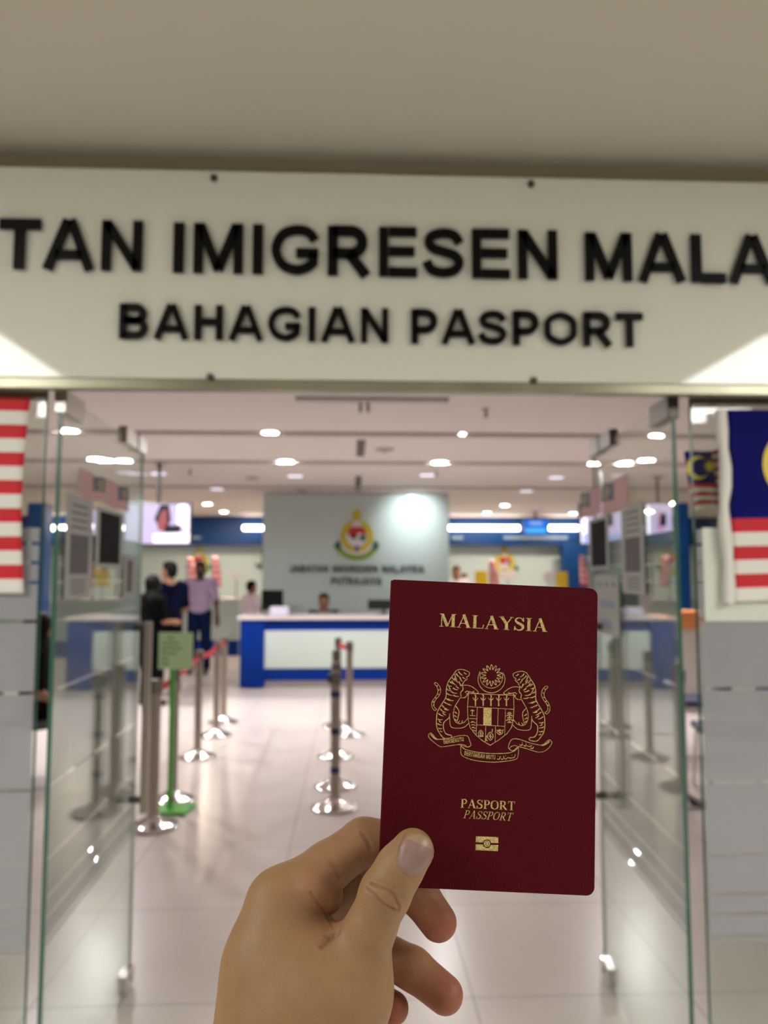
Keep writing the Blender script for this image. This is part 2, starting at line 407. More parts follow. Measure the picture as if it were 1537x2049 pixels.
# ------------------------------------------------------------------ palette
M_white = mat('white_paint', rgb(205,200,195), 0.6)
M_corr = mat('corridor_ceiling_paint', rgb(200,196,180), 0.75, noise=0.03, nscale=1.2)
M_ceil = mat('interior_ceiling_paint', rgb(222,213,207), 0.7)
M_board = mat('sign_board_acrylic', rgb(218,220,206), 0.05, spec=0.4)
M_black = mat('black_letter', rgb(8,8,9), 0.4, spec=0.15)
M_steel = mat('brushed_steel', rgb(172,166,158), 0.28, 1.0, noise=0.06, nscale=60)
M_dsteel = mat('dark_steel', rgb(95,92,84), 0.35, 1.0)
M_chrome = mat('chrome', rgb(215,213,212), 0.09, 1.0)
M_pole = mat('pole_steel', rgb(168,158,146), 0.32, 0.6)
M_gedge = mat('green_glass_edge', rgb(52,92,76), 0.25)
M_blue = mat('royal_blue_laminate', rgb(0,50,142), 0.4, spec=0.15)
M_fasc = mat('blue_fascia_paint', rgb(0,52,104), 0.5, spec=0.3)
M_mint = mat('mint_glass_panel', rgb(196,211,208), 0.16, spec=0.5)
M_mint2 = mat('mint_wall_paint', rgb(186,205,204), 0.5)
M_counterp = mat('counter_panel', rgb(208,220,213), 0.3)
M_top = mat('worktop_white', rgb(228,220,222), 0.25)
M_red = mat('red_belt', rgb(200,30,50), 0.6)
M_flagred = mat('flag_red', rgb(196,22,34), 0.65, noise=0.06, nscale=12, bump=0.2, bscale=900)
M_flagwhite = mat('flag_white', rgb(222,220,212), 0.65, bump=0.2, bscale=900)
M_flagblue = mat('flag_blue', rgb(12,14,94), 0.7, spec=0.1, noise=0.12, nscale=8, bump=0.2, bscale=900)
M_yellow = mat('yellow', rgb(226,196,40), 0.5)
M_dark = mat('dark_plastic', rgb(22,22,26), 0.4)
M_green = mat('bright_green_paint', rgb(70,180,40), 0.4)
M_palegreen = mat('pale_green_paper', rgb(208,242,192), 0.6)
M_ink = mat('grey_ink', rgb(86,104,92), 0.7)
M_paper = mat('white_paper', rgb(222,222,222), 0.6)
M_lampw = mat('lamp_white', rgb(255,255,255), 0.5, emit=(1,0.98,0.95,1), es=28)
M_lampd = mat('lamp_dim_lilac', rgb(220,215,235), 0.5, emit=(0.86,0.82,1,1), es=1.3)
M_tube = mat('tube_light', rgb(255,250,240), 0.5, emit=(1,0.95,0.86,1), es=12)
M_hair = mat('black_hair', rgb(8,7,7), 0.6, spec=0.15)
M_skinb = mat('background_skin', rgb(150,105,82), 0.6)
M_skind = mat('background_dark_skin', rgb(92,60,48), 0.6)

# ------------------------------------------------------------------ the setting
D0 = 2.17                       # plane of the shopfront
CEIL = 2.91; CORR = 2.765; BACK = 18.3
struct(MB().box(-9, 9, -5, BACK+0.2, -0.1, 0).build('floor', floor_mat()))
struct(MB().box(-9, 9, D0+0.02, BACK+0.2, CEIL, CEIL+0.1).build('ceiling_interior', M_ceil))
struct(MB().box(-9, 9, -5, D0+0.02, CORR, CORR+0.1).build('ceiling_corridor', M_corr))
struct(MB().box(-9, 9, BACK, BACK+0.2, 0, CEIL).build('wall_far', M_mint2))
struct(MB().box(-9.1, -9, -5, BACK+0.2, 0, CEIL+0.1).build('wall_left', M_white))
struct(MB().box(9, 9.1, -5, BACK+0.2, 0, CEIL+0.1).build('wall_right', M_white))
struct(MB().box(-9, 9, -5.1, -5, 0, CEIL).build('wall_corridor', mat('corridor_wall', rgb(150,146,138), 0.7)))
HEAD0 = 2.072
struct(MB().box(-9, 9, D0+0.008, D0+0.04, 2.09, CEIL+0.1).build('wall_header', mat('header_gap', rgb(186,176,146), 0.6)))
# lintel strip of metal under the sign board
struct(MB().bevbox(-4, 4, D0-0.088, D0-0.055, 2.052, 2.0825, 0.003).build('trim_lintel', mat('lintel_metal', rgb(150,146,124), 0.3, 0.6, noise=0.5, nscale=5)))
# reveals in the inner ceiling
for yy in (7.35, 9.25, 11.9):
    struct(MB().box(-9, 9, yy-0.07, yy+0.07, CEIL-0.022, CEIL-0.001).build('trim_ceiling', mat('reveal', rgb(176,165,160), 0.8)))

# ---- sign board
SB = D0-0.085
bx0 = P(0,500,SB)[0]-1.1; bx1 = P(1537,500,SB)[0]+1.0
sign = thing('sign_board', 'long cream acrylic sign board with black letters fixed above the entrance', 'sign', (0.1, SB, 2.1))
def par(o, root): o.parent = root; o.matrix_parent_inverse = Matrix.Translation(root.location).inverted() if root.rotation_euler.z == 0 else (Matrix.Translation(root.location)@Matrix.Rotation(root.rotation_euler.z,4,'Z')).inverted(); return o
zt = P(768,349,SB)[2]; zb = 2.083
par(MB().bevbox(bx0, bx1, SB, SB+0.012, zb, zt, 0.002).build('panel', M_board), sign)
def sign_word(text, pxa, pxb, pya, pyb, pyt):
    """pxa..pxb ink extent, pya/pyb baseline at each end, pyt cap top at left end"""
    A = P(pxa, pya, SB-0.012); B = P(pxb, pyb, SB-0.012); T = P(pxa, pyt, SB-0.012)
    cap = T[2]-A[2]; n = 0
    for c, x in line_layout(text, A[0], B[0], cap):
        t = (x-A[0])/(B[0]-A[0]); z = A[2]+(B[2]-A[2])*t
        M = wallM(x, SB-0.006, z)@Matrix.Diagonal((cap, cap, 1, 1))
        o = letter_mesh(c, M, 0.0, 0.010).build('letter', M_black); par(o, sign)
    return cap
cap1 = sign_word('IMIGRESEN', 347, 1117, 545, 559, 446)
xs = P(1117,559,SB)[0]; capw = cap1
def sign_word_at(text, x0, z, cap, align):
    tot = sum(SANS[c][0] for c in text)*cap-0.2*cap+0.012*len(text)*cap
    a = x0 if align == 'l' else x0-tot
    for c, x in line_layout(text, a, a+tot, cap):
        par(letter_mesh(c, wallM(x, SB-0.006, z)@Matrix.Diagonal((cap,cap,1,1)), 0, 0.010).build('letter', M_black), sign)
sign_word_at('MALAYSIA', P(1172,560,SB-0.012)[0], P(1172,561,SB-0.012)[2], cap1*0.985, 'l')
sign_word_at('JABATAN', P(285,540,SB-0.012)[0], P(285,542,SB-0.012)[2], cap1, 'r')
sign_word('BAHAGIAN', 238, 778, 677, 686, 608)
sign_word('PASPORT', 823, 1283, 687, 694, 619)
for a in ((428,348+8),(1063,366+2),(421,755),(1068,762)):
    p = P(a[0], a[1], SB-0.004)
    M = Matrix.Translation(Vector(p))@Matrix.Rotation(math.pi/2,4,'X')
    par(MB().lathe([(0.010,-0.006),(0.010,0.003),(0.0075,0.006),(0.0045,0.0062),(0.0045,0.004),(0.0001,0.004)],20,0,M).build('standoff_screw', M_dsteel, smooth=True), sign)

# ---- glass: side panels and doors
G_clear = glass_mat('clear_glass', (0.90,0.94,0.905,1))
G_film = glass_mat('frosted_film', (0.60,0.63,0.60,1), milk=0.62, milkcol=(0.60,0.60,0.63,1))
def zat(py): return P(1400, py, D0)[2]
BANDS = [1090,1127,1165,1240,1378,1565,1710,1787,1827,1872]
FTOP, FBOT = zat(1057), zat(1886)
gaps = [zat(b) for b in BANDS]
def film_strips():
    z = [FTOP]+gaps+[FBOT]; out = []
    for a, b in zip(z[:-1], z[1:]):
        ga = 0.004
        out.append((b+ga, a-ga))
    return out
def glass_panel(name, x0, x1, side):
    o = thing(name, 'x', 'x', ((x0+x1)/2, D0, 0)); del o['label']; del o['category']; struct(o)
    par(MB().box(x0, x1, D0-0.006, D0+0.006, 0.012, 2.07).build('glass_pane', G_clear), o)
    for k, (za, zb_) in enumerate(film_strips()):
        if zb_-za > 0.004: par(MB().box(x0+(0.004 if side > 0 else 0), x1-(0.004 if side < 0 else 0), D0-0.0078, D0-0.0065, za, zb_).build('frosted_strip', G_film), o)
    xe = x1 if side < 0 else x0
    par(MB().box(xe-0.002 if side > 0 else xe, xe if side > 0 else xe+0.002, D0-0.006, D0+0.006, 0.012, 2.07).build('glass_edge', M_gedge), o)
    par(MB().bevbox(x0, x1, D0-0.014, D0+0.014, 2.038, 2.072, 0.003).build('top_channel', M_steel), o)
    par(MB().bevbox(x0, x1, D0-0.014, D0+0.014, 0.0, 0.014, 0.002).build('bottom_channel', M_steel), o)
    return o
XL = P(76,1300,D0)[0]; XR = P(1397,1300,D0)[0]
glass_panel('window_1', XL-2.6, XL, -1); glass_panel('window_2', XR, XR+2.6, 1)

def door(name, hx, hy, fx, fy, side):
    root = thing(name, 'x', 'x', (hx, hy, 0), math.atan2(fy-hy, fx-hx)); del root['label']; del root['category']; struct(root)
    L = math.hypot(fx-hx, fy-hy); t = 0.006; top = 2.058; bot = 0.012
    s = 1 if side < 0 else -1            # local y direction pointing away from the passage
    MB().box(0.002, L-0.002, -t, t, bot, top).build('glass_pane', G_clear, root)
    MB().box(-0.0005, 0.0018, -t, t, bot, top).build('glass_edge', M_gedge, root)
    MB().box(L-0.0018, L+0.0005, -t, t, bot, top).build('glass_edge', mat('pale_glass_edge', rgb(150,172,158), 0.3), root)
    for za, zb_ in film_strips():
        if zb_-za > 0.004: MB().box(0.004, L-0.004, s*(t+0.0008)-0.0006, s*(t+0.0008)+0.0006, za, zb_).build('frosted_strip', G_film, root)
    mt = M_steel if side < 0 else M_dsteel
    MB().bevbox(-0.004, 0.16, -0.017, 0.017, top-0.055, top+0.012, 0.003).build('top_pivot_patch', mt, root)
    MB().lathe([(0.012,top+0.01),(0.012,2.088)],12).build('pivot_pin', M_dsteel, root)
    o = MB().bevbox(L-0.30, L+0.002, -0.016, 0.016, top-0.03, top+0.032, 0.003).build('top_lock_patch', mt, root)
    MB().bevbox(L-0.14, L-0.13, -0.0185, 0.0185, top-0.032, top+0.034, 0.001).build('clamp_seam', M_dark, o)
    o = MB().bevbox(L-0.11, L+0.002, -0.018, 0.018, 0.010, 0.075, 0.003).build('bottom_lock_patch', M_chrome, root)
    MB().lathe([(0.011,-0.021),(0.011,0.021)],16,0,Matrix.Translation((L-0.05,0,0.045))@Matrix.Rotation(math.pi/2,4,'X')).build('lock_cylinder', M_steel, o, smooth=True)
    MB().bevbox(-0.004, 0.12, -0.018, 0.018, 0.004, 0.07, 0.003).build('bottom_pivot_patch', M_steel, root)
    hz0, hz1 = 0.66, 1.37; hxp = L-0.10
    for sg in (1,-1):
        hb = MB().bevbox(hxp-0.014, hxp+0.014, sg*0.062-0.014, sg*0.062+0.014, hz0, hz1, 0.004).build('pull_handle', M_pole, root)
        for z in (hz0+0.05, hz1-0.02):
            MB().bevbox(hxp-0.012, hxp+0.012, min(sg*0.007, sg*0.052), max(sg*0.007, sg*0.052), z-0.012, z+0.012, 0.002).build('handle_bracket', M_dsteel, hb)
    return root, L
dl = (P(110,1150,D0)[0], D0+0.0, -0.842, 3.10); dr = (P(1357,1150,D0)[0], D0+0.0, 0.985, 3.08)
doorL, LL = door('door_1', dl[0], dl[1], dl[2], dl[3], -1)
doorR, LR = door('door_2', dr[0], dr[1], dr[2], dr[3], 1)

def door_s(dd, px, py):
    hx, hy, fx, fy = dd; r = ray(px, py); dx, dy = fx-hx, fy-hy; n = np.array([dy, -dx, 0.0])
    t = ((np.array([hx,hy,0])-C0)@n)/(r@n); q = C0+r*t; L = math.hypot(dx, dy)
    return ((q[0]-hx)*dx+(q[1]-hy)*dy)/L, q[2]
def on_door(root, name, label, cat, s, z, sgn, group=None):
    """an empty on a door leaf's face; local x along the leaf, local y out of it, z up"""
    M = Matrix.Translation(root.location)@Matrix.Rotation(root.rotation_euler.z,4,'Z')
    p = M@Vector((s, sgn*0.0095, z)); return thing(name, label, cat, p, root.rotation_euler.z, group)

# ---- flags
def flag_pattern(W, Hh, mirror=False, waves=0.01, nx=48, ny=56):
    """local x along width, z up, y out; returns MB with 3 material slots"""
    mb = MB(); vs = []; 
    for j in range(ny+1):
        for i in range(nx+1):
            u = i/nx; v = j/ny
            y = waves*(math.sin(u*9+v*2)+0.5*math.sin(u*21+1.3+v*3))*(0.3+0.7*(1-v))
            x = u*W*(1-0.012*math.sin(v*3.1)); z = v*Hh+0.004*math.sin(u*8+v)
            vs.append((-x if mirror else x, y, z))
    fs = []; ms = []
    for j in range(ny):
        st = 13-int((j+0.5)/ny*14)         # 0 = top stripe
        for i in range(nx):
            u = (i+0.5)/nx; a = j*(nx+1)+i
            fs.append((a, a+1, a+nx+2, a+nx+1))
            ms.append(2 if (u < 0.5 and st < 8) else (0 if st % 2 == 0 else 1))
    o = len(mb.v); mb.v += vs; mb.f += fs; mb.m += ms
    return mb
def flag_extras(W, Hh, root, mirror=False, waves=0.01, off=-0.004):
    sg = -1 if mirror else 1
    def sy(x, z):
        u = abs(x)/W; v = z/Hh; return waves*(math.sin(u*9+v*2)+0.5*math.sin(u*21+1.3+v*3))*(0.3+0.7*(1-v))
    cz = Hh*(1-4/14); cx = W*0.20; R = Hh*0.20
    outer = arc(cx, cz, R, R, 40, 320, 24); inner = arc(cx+R*0.28, cz, R*0.80, R*0.80, 310, 50, 24)
    mb = MB(); n = len(outer); vs = [(x*sg, sy(x,z)+off, z) for x, z in outer]+[(x*sg, sy(x,z)+off, z) for x, z in inner[::-1]]
    mb.add(vs, [(i, i+1, n+i+1, n+i) for i in range(n-1)]); mb.build('crescent', M_yellow, root)
    mb = MB(); sc = (cx+R*1.05, cz); pts = []
    for i in range(28):
        r = R*0.62 if i % 2 == 0 else R*0.28
        a = math.pi*2*i/28; pts.append((sc[0]+r*math.cos(a), sc[1]+r*math.sin(a)))
    vs = [(sc[0]*sg, sy(*sc)+off, sc[1])]+[(x*sg, sy(x,z)+off, z) for x, z in pts]
    mb.add(vs, [(0, i+1, (i+1) % 28+1) for i in range(28)]); mb.build('star', M_yellow, root)
def make_flag(name, label, loc, W, Hh, waves=0.01, rz=0, mirror=False, group=None, extras=True, thick=0.0012, off=-0.004, sleeve=True):
    r = thing(name, label, 'flag', loc, rz, group)
    o = flag_pattern(W, Hh, mirror, waves).build('cloth', [M_flagred, M_flagwhite, M_flagblue], r, smooth=True)
    sm = o.modifiers.new('thickness', 'SOLIDIFY'); sm.thickness = thick; sm.offset = 0
    if extras: flag_extras(W, Hh, r, mirror, waves, off)
    if sleeve:
        sg = -1 if mirror else 1
        mb = MB()
        pts = [(sg*(-0.014+0.004*math.sin(k*1.1)), 0.0+0.003*math.sin(k*1.7), Hh*(k/10)*1.012-0.004) for k in range(11)]
        mb.tube(pts, [0.016+0.003*math.sin(k*2.2) for k in range(11)], 10).build('white_sleeve', M_flagwhite, r, smooth=True)
    return r
FY = D0-0.03
a = P(1447, 822, FY); b = P(1480, 1205, FY); Hf = a[2]-b[2]
make_flag('wall_flag', 'large striped flag with blue canton hung on the right glass panel', (P(1452,1000,FY)[0]+0.012, FY, b[2]), Hf*1.9, Hf, 0.006, sleeve=True, off=-0.005)
a = P(57, 797, FY); b = P(45, 1190, FY); Hf2 = a[2]-b[2]
make_flag('wall_flag', 'large red and white striped flag hung on the left glass panel', (P(54,1000,FY)[0]-Hf2*1.9, FY, b[2]), Hf2*1.9, Hf2, 0.005, sleeve=True, off=-0.005)
# small flag behind the right glass panel
SY = D0+0.03
a = P(1383,905,SY); b = P(1383,1022,SY)
f = make_flag('small_flag', 'small striped flag pinned behind the right glass panel beside the large flag', (a[0], SY, b[2]), (a[2]-b[2])*0.95, a[2]-b[2], 0.002, sleeve=False, off=-0.003)
f.rotation_euler = (0, math.radians(-7), 0)
# paper sheet under the large right flag
a = P(1405,1056,D0-0.012); b = P(1600,1243,D0-0.012)
tag(MB().bevbox(a[0], b[0], D0-0.0115, D0-0.0095, b[2], a[2], 0.0004, 1).build('paper_sheet', mat('pale_sheet', rgb(206,212,200), 0.5)), 'pale sheet taped on the right glass panel behind the large flag', 'sheet')
# small flags on the doors
def door_flag(root, dd, px0, px1, pyc0, pyc1, sgn, canton_far, label):
    s0, z0 = door_s(dd, px0, pyc0[0]); s1, z1 = door_s(dd, px1, pyc1[0]); _, zb0 = door_s(dd, px0, pyc0[1])
    s_a, s_b = min(s0,s1), max(s0,s1); Hh = z0-zb0
    if canton_far: r = on_door(root, 'door_flag', label, 'flag', s_b, zb0, sgn, 'small flags on the glass doors')
    else: r = on_door(root, 'door_flag', label, 'flag', s_a, zb0, sgn, 'small flags on the glass doors')
    W = s_b-s_a
    o = flag_pattern(W, Hh, canton_far, 0.0008, 16, 28).build('cloth', [M_fadered, M_fadewhite, M_fadeblue], r)
    sm = o.modifiers.new('thickness', 'SOLIDIFY'); sm.thickness = 0.0006; sm.offset = 0
    flag_extras(W, Hh, r, canton_far, 0.0008, 0.002 if sgn > 0 else -0.002)
M_fadered = mat('flag_red_paper', rgb(190,104,108), 0.6); M_fadewhite = mat('flag_white_paper', rgb(206,186,184), 0.6); M_fadeblue = mat('flag_blue_paper', rgb(80,82,98), 0.6)
door_flag(doorL, dl, 152, 205, (938,993), (957,1010), -1, True, 'small flag taped on the left glass door, nearer its hinge')
door_flag(doorL, dl, 206, 253, (960,1012), (975,1025), -1, True, 'small flag taped on the left glass door, nearer its free edge')
door_flag(doorR, dr, 1260, 1210, (950,1018), (962,1018), 1, True, 'small flag taped on the right glass door, nearer its hinge')
door_flag(doorR, dr, 1207, 1166, (972,1028), (980,1030), 1, True, 'small flag taped on the right glass door, nearer its free edge')

# ---- posters on the doors
def poster(root, dd, px0, px1, py0, py1, sgn, label, draw):
    """px0 is the edge nearer the hinge; py0, py1 its top and bottom there"""
    s0, zt_ = door_s(dd, px0, py0); _, zb_ = door_s(dd, px0, py1); s1, _ = door_s(dd, px1, (py0+py1)/2)
    W = abs(s1-s0); Hh = zt_-zb_
    r = on_door(root, 'poster', label, 'poster', min(s0,s1), zb_, sgn)
    MB().box(0, W, -0.0006, 0.0006, 0, Hh).build('sheet', M_paper2, r)
    def patch(x0, x1, z0, z1, m, nm='print', e=0.0012):
        y = sgn*e; MB().box(x0*W, x1*W, min(0,y), max(0,y), z0*Hh, z1*Hh).build(nm, m, r)
    draw(patch)
M_paper2 = mat('poster_paper', rgb(178,180,178), 0.8, spec=0.15)
M_pdark = mat('poster_dark_print', rgb(30,31,32), 0.8, spec=0.1, noise=0.4, nscale=30)
M_pgrey = mat('poster_grey_print', rgb(118,116,116), 0.8, spec=0.1, noise=0.35, nscale=60)
M_pblue = mat('poster_blue_print', rgb(70,116,170), 0.5)
def d_dark(p): p(0.12,0.88,0.07,0.93,M_pdark)
def d_grey(p):
    p(0.15,0.85,0.24,0.62,M_pgrey)
    for k in range(4): p(0.18,0.8,0.68+k*0.07,0.70+k*0.07,M_pgrey)
    for k in range(4): p(0.2,0.75,0.05+k*0.04,0.065+k*0.04,M_pgrey)
def d_notice(p):
    for x in (0.15,0.45,0.75): p(x,x+0.1,0.82,0.88,M_pgrey)
    for k in range(3): p(0.18,0.8,0.46+k*0.045,0.48+k*0.045,M_pblue)
    for k in range(3): p(0.3,0.8,0.1+k*0.045,0.12+k*0.045,M_pblue)
poster(doorL, dl, 188, 240, 1012, 1135, -1, 'dark printed poster with white border taped on the left glass door', d_dark)
poster(doorL, dl, 128, 178, 985, 1200, -1, 'tall pale notice with grey print on the left glass door beside the dark poster', d_grey)
poster(doorL, dl, 243, 266, 1112, 1195, -1, 'narrow grey notice on the left glass door near its free edge', lambda p: p(0.25,0.7,0.12,0.9,M_pgrey))
poster(doorR, dr, 1222, 1184, 1030, 1140, 1, 'dark printed poster on the right glass door above the passport corner', d_dark)
poster(doorR, dr, 1292, 1250, 1000, 1190, 1, 'tall pale notice with grey print on the right glass door', d_grey)
poster(doorR, dr, 1243, 1198, 1152, 1275, 1, 'white notice with blue print on the right glass door just above the passport corner', d_notice)

# ------------------------------------------------------------------ stanchions
def stanchion(label, loc, hh=0.90, group='steel queue posts', bands=False, head='cassette'):
    r = thing('queue_post', label, 'queue post', (loc[0], loc[1], 0), 0, group)
    MB().lathe([(0.155,0.0),(0.158,0.008),(0.152,0.016),(0.12,0.026),(0.07,0.045),(0.045,0.062),(0.036,0.075)],40).build('base', M_chrome, r, smooth=True)
    MB().lathe([(0.0315,0.05),(0.0315,hh-0.09)],24).build('pole', M_pole, r, smooth=True)
    MB().lathe([(0.0315,hh-0.09),(0.037,hh-0.088),(0.037,hh-0.012),(0.033,hh-0.002),(0.02,hh)],24).build('belt_cassette', mat('cassette_grey', rgb(128,122,114), 0.35, 0.5), r, smooth=True)
    if bands:
        for z in (0.25,0.505,0.75): MB().lathe([(0.0322,z-0.02),(0.0335,z-0.019),(0.0335,z+0.019),(0.0322,z+0.02)],24).build('blue_band', mat('navy_tape', rgb(16,34,92), 0.4), r, smooth=True)
        MB().bevbox(-0.052,-0.03,-0.02,0.02,hh-0.075,hh-0.02,0.004).build('belt_clip', M_dark, r)
    return r
def belt(post, target, z=0.845):
    a = Vector((0.0,0.0,z)); b = Vector((target[0]-post.location.x, target[1]-post.location.y, z))
    d = (b-a).normalized(); n = Vector((-d.y, d.x, 0)); a = a+d*0.036; b = b-d*0.036
    mb = MB(); N = 12; vs = []
    for i in range(N+1):
        t = i/N; p = a+(b-a)*t; p.z -= 0.02*4*t*(1-t)
        for s in (-1,1):
            for zz in (-0.024,0.024): vs.append(p+n*0.0012*s+Vector((0,0,zz)))
    fs = []
    for i in range(N):
        o = i*4; q = o+4
        fs += [(o,o+1,q+1,q),(o+2,q+2,q+3,o+3),(o,q,q+2,o+2),(o+1,o+3,q+3,q+1)]
    fs += [(0,2,3,1),(N*4,N*4+1,N*4+3,N*4+2)]
    mb.add(vs, fs).build('belt', M_red, post)
LB = [(310,1655),(345,1602),(395,1515),(432,1472),(447,1446)]
lbl = ['queue post in front of the green sign stand, behind the left door handle','queue post directly behind the green sign stand pole','third queue post of the left row, standing right of the green sign stand','fourth queue post of the left row, in front of the last one','farthest queue post of the left row, before the blue counter']
LP = [FL(*a) for a in LB]; LP[0] = np.array([FL(306,1655)[0], LP[0][1], 0])
posts = [stanchion(l, p) for l, p in zip(lbl, LP)]
for k in range(4): belt(posts[k+1], LP[k])
MBp = [(670,1617),(672,1574),(672,1514),(699,1471),(676,1453)]
mbl = ['front queue post of the middle row with three blue bands','second queue post of the middle row, just behind the blue banded one','third queue post of the middle row, its base half hidden','queue post of the middle row standing just right of the others','farthest queue post of the middle row, before the counter front']
MP = [FL(*a) for a in MBp]
mp = [stanchion(l, p, bands=(k == 0)) for k, (l, p) in enumerate(zip(mbl, MP))]
belt(mp[4], MP[3])
RP = [FL(*a) for a in ((1256,1508),(1325,1567),(1368,1608))]
rl = ['farthest queue post seen through the right glass door','middle queue post seen through the right glass door','nearest queue post by the right door edge']
rp = [stanchion(l, p) for l, p in zip(rl, RP)]
belt(rp[1], RP[0]); belt(rp[2], RP[1])

# green sign stand
g0 = FL(345,1622)
gs = thing('sign_stand', 'bright green floor stand holding a pale green notice', 'sign stand', (g0[0], g0[1], 0), math.radians(-8))
MB().bevbox(-0.125,0.125,-0.11,0.11,0,0.02,0.004).build('base_plate', M_green, gs)
gz0 = P(345,1338,g0[1])[2]; gz1 = P(345,1265,g0[1])[2]
MB().bevbox(-0.034,-0.008,-0.012,0.012,0.018,gz0+0.02,0.003).build('pole', M_green, gs)
sp = MB().bevbox(-0.11,0.125,-0.03,-0.018,gz0,gz1,0.004).build('sign_panel', M_palegreen, gs)
hh_ = gz1-gz0
for k, (x0, x1) in enumerate([(-0.05,0.0),(-0.08,0.03),(-0.09,0.05),(-0.09,0.02),(-0.09,-0.04),(-0.09,-0.03)]):
    z = gz1-hh_*(0.15+0.14*k); MB().box(x0, x1, -0.0315, -0.0298, z-0.004, z+0.004).build('text_line', M_ink, sp)

# ------------------------------------------------------------------ reception counter
cy = FL(505,1378)[1]; cxl = P(480,1300,cy)[0]; cxr = 1.80; ctop = P(600,1240,cy)[2]
cnt = thing('reception_counter', 'blue reception counter with mint front panel and white top', 'counter', ((cxl+cxr)/2, cy+0.4, 0))
M_plinth = mat('steel_plinth', rgb(186,180,176), 0.3, 0.6)
def cb(nm, m, *a, r=0.006): return par(MB().bevbox(*a, r).build(nm, m), cnt)
cb('end_panel', M_blue, cxl, cxl+0.33, cy, cy+0.85, 0.02, ctop-0.005)
cb('end_panel', M_blue, cxr-0.33, cxr, cy, cy+0.85, 0.02, ctop-0.005)
cb('front_panel', M_blue, cxl+0.33, cxr-0.33, cy+0.05, cy+0.12, 0.10, ctop-0.005)
cb('plinth', M_plinth, cxl+0.33, cxr-0.33, cy+0.09, cy+0.15, 0.0, 0.098)
pz1 = P(600,1262,cy)[2]; pz0 = P(600,1338,cy)[2]
cb('mint_panel', M_counterp, cxl+0.33, cxr-0.33, cy+0.035, cy+0.049, pz0, pz1, r=0.002)
cb('worktop', M_top, cxl-0.04, cxr+0.04, cy-0.03, cy+0.90, ctop, ctop+0.045)
def cy2(p): return p
# counter things
def monitor(label, x, y, z, w, h, rz=0, name='monitor', m=None):
    r = thing(name, label, 'monitor', (x, y, z), rz)
    MB().bevbox(-w/2, w/2, -0.015, 0.015, 0.07, 0.07+h, 0.006).build('housing', M_dark, r)
    MB().box(-w/2+0.012, w/2-0.012, 0.0152, 0.017, 0.085, 0.055+h).build('screen', m or mat('screen_off', rgb(18,20,24), 0.15), r)
    MB().bevbox(-0.02, 0.02, -0.03, -0.012, 0.01, 0.2, 0.004).build('neck', M_dark, r)
    MB().bevbox(-0.09, 0.09, -0.08, 0.06, 0.0, 0.012, 0.004).build('foot', M_dark, r)
    return r
q = P(770,1240,cy+0.4); zt_ = ctop+0.045
monitor('dark monitor on the reception counter beside the passport edge', P(768,1220,cy+0.5)[0], cy+0.5, zt_, 0.46, P(768,1204,cy+0.5)[2]-zt_-0.07+0.03)
q0 = P(540,1230,cy+0.2); q1 = P(577,1230,cy+0.2)
tag(MB().bevbox(q0[0], q1[0], cy+0.15, cy+0.35, zt_, P(560,1214,cy+0.2)[2], 0.02, 3).build('tissue_box', mat('white_plastic', rgb(226,222,240), 0.4)), 'small white box on the left end of the reception counter', 'box')

# backdrop panel
by = 12.74; bxl = P(527,985,by)[0]; bxr = P(898,985,by)[0]; btop = P(700,986,by)[2]
bd = thing('backdrop_panel', 'tall mint backdrop panel with crest and black lettering behind the counter', 'backdrop', ((bxl+bxr)/2, by+0.1, 0))
par(MB().bevbox(bxl, bxr, by, by+0.2, 0, min(btop, CEIL-0.03), 0.006).build('panel', M_mint), bd)
M_pdk = mat('backdrop_letter', rgb(52,62,62), 0.5)
def back_text(text, pxa, pxb, pyb, pyt, Y):
    words = text.split(' '); A = P(pxa,pyb,Y); B = P(pxb,pyb,Y); cap = P(pxa,pyt,Y)[2]-A[2]
    full = sum(sum(SANS[c][0] for c in w) for w in words)+0.55*(len(words)-1)-0.2; sx = (B[0]-A[0])/full; x = A[0]-0.1*sx
    for w in words:
        for c in w:
            par(letter_mesh(c, wallM(x, Y-0.004, A[2])@Matrix.Diagonal((sx, cap, 1, 1)), 0, 0.02).build('letter', M_pdk), bd); x += SANS[c][0]*sx
        x += 0.55*sx
back_text('JABATAN IMIGRESEN MALAYSIA', 580, 848, 1145, 1131, by)
back_text('PUTRAJAYA', 663, 763, 1170, 1155, by)
M_gold = mat('crest_gold', rgb(196,178,40), 0.4); M_cred = mat('crest_red', rgb(190,40,34), 0.5); M_cgreen = mat('crest_green', rgb(120,154,30), 0.5)
M_cdg = mat('crest_dark_green', rgb(40,90,72), 0.5); M_cwhite = mat('crest_white', rgb(214,208,214), 0.5); M_cpur = mat('crest_purple', rgb(98,86,150), 0.5)
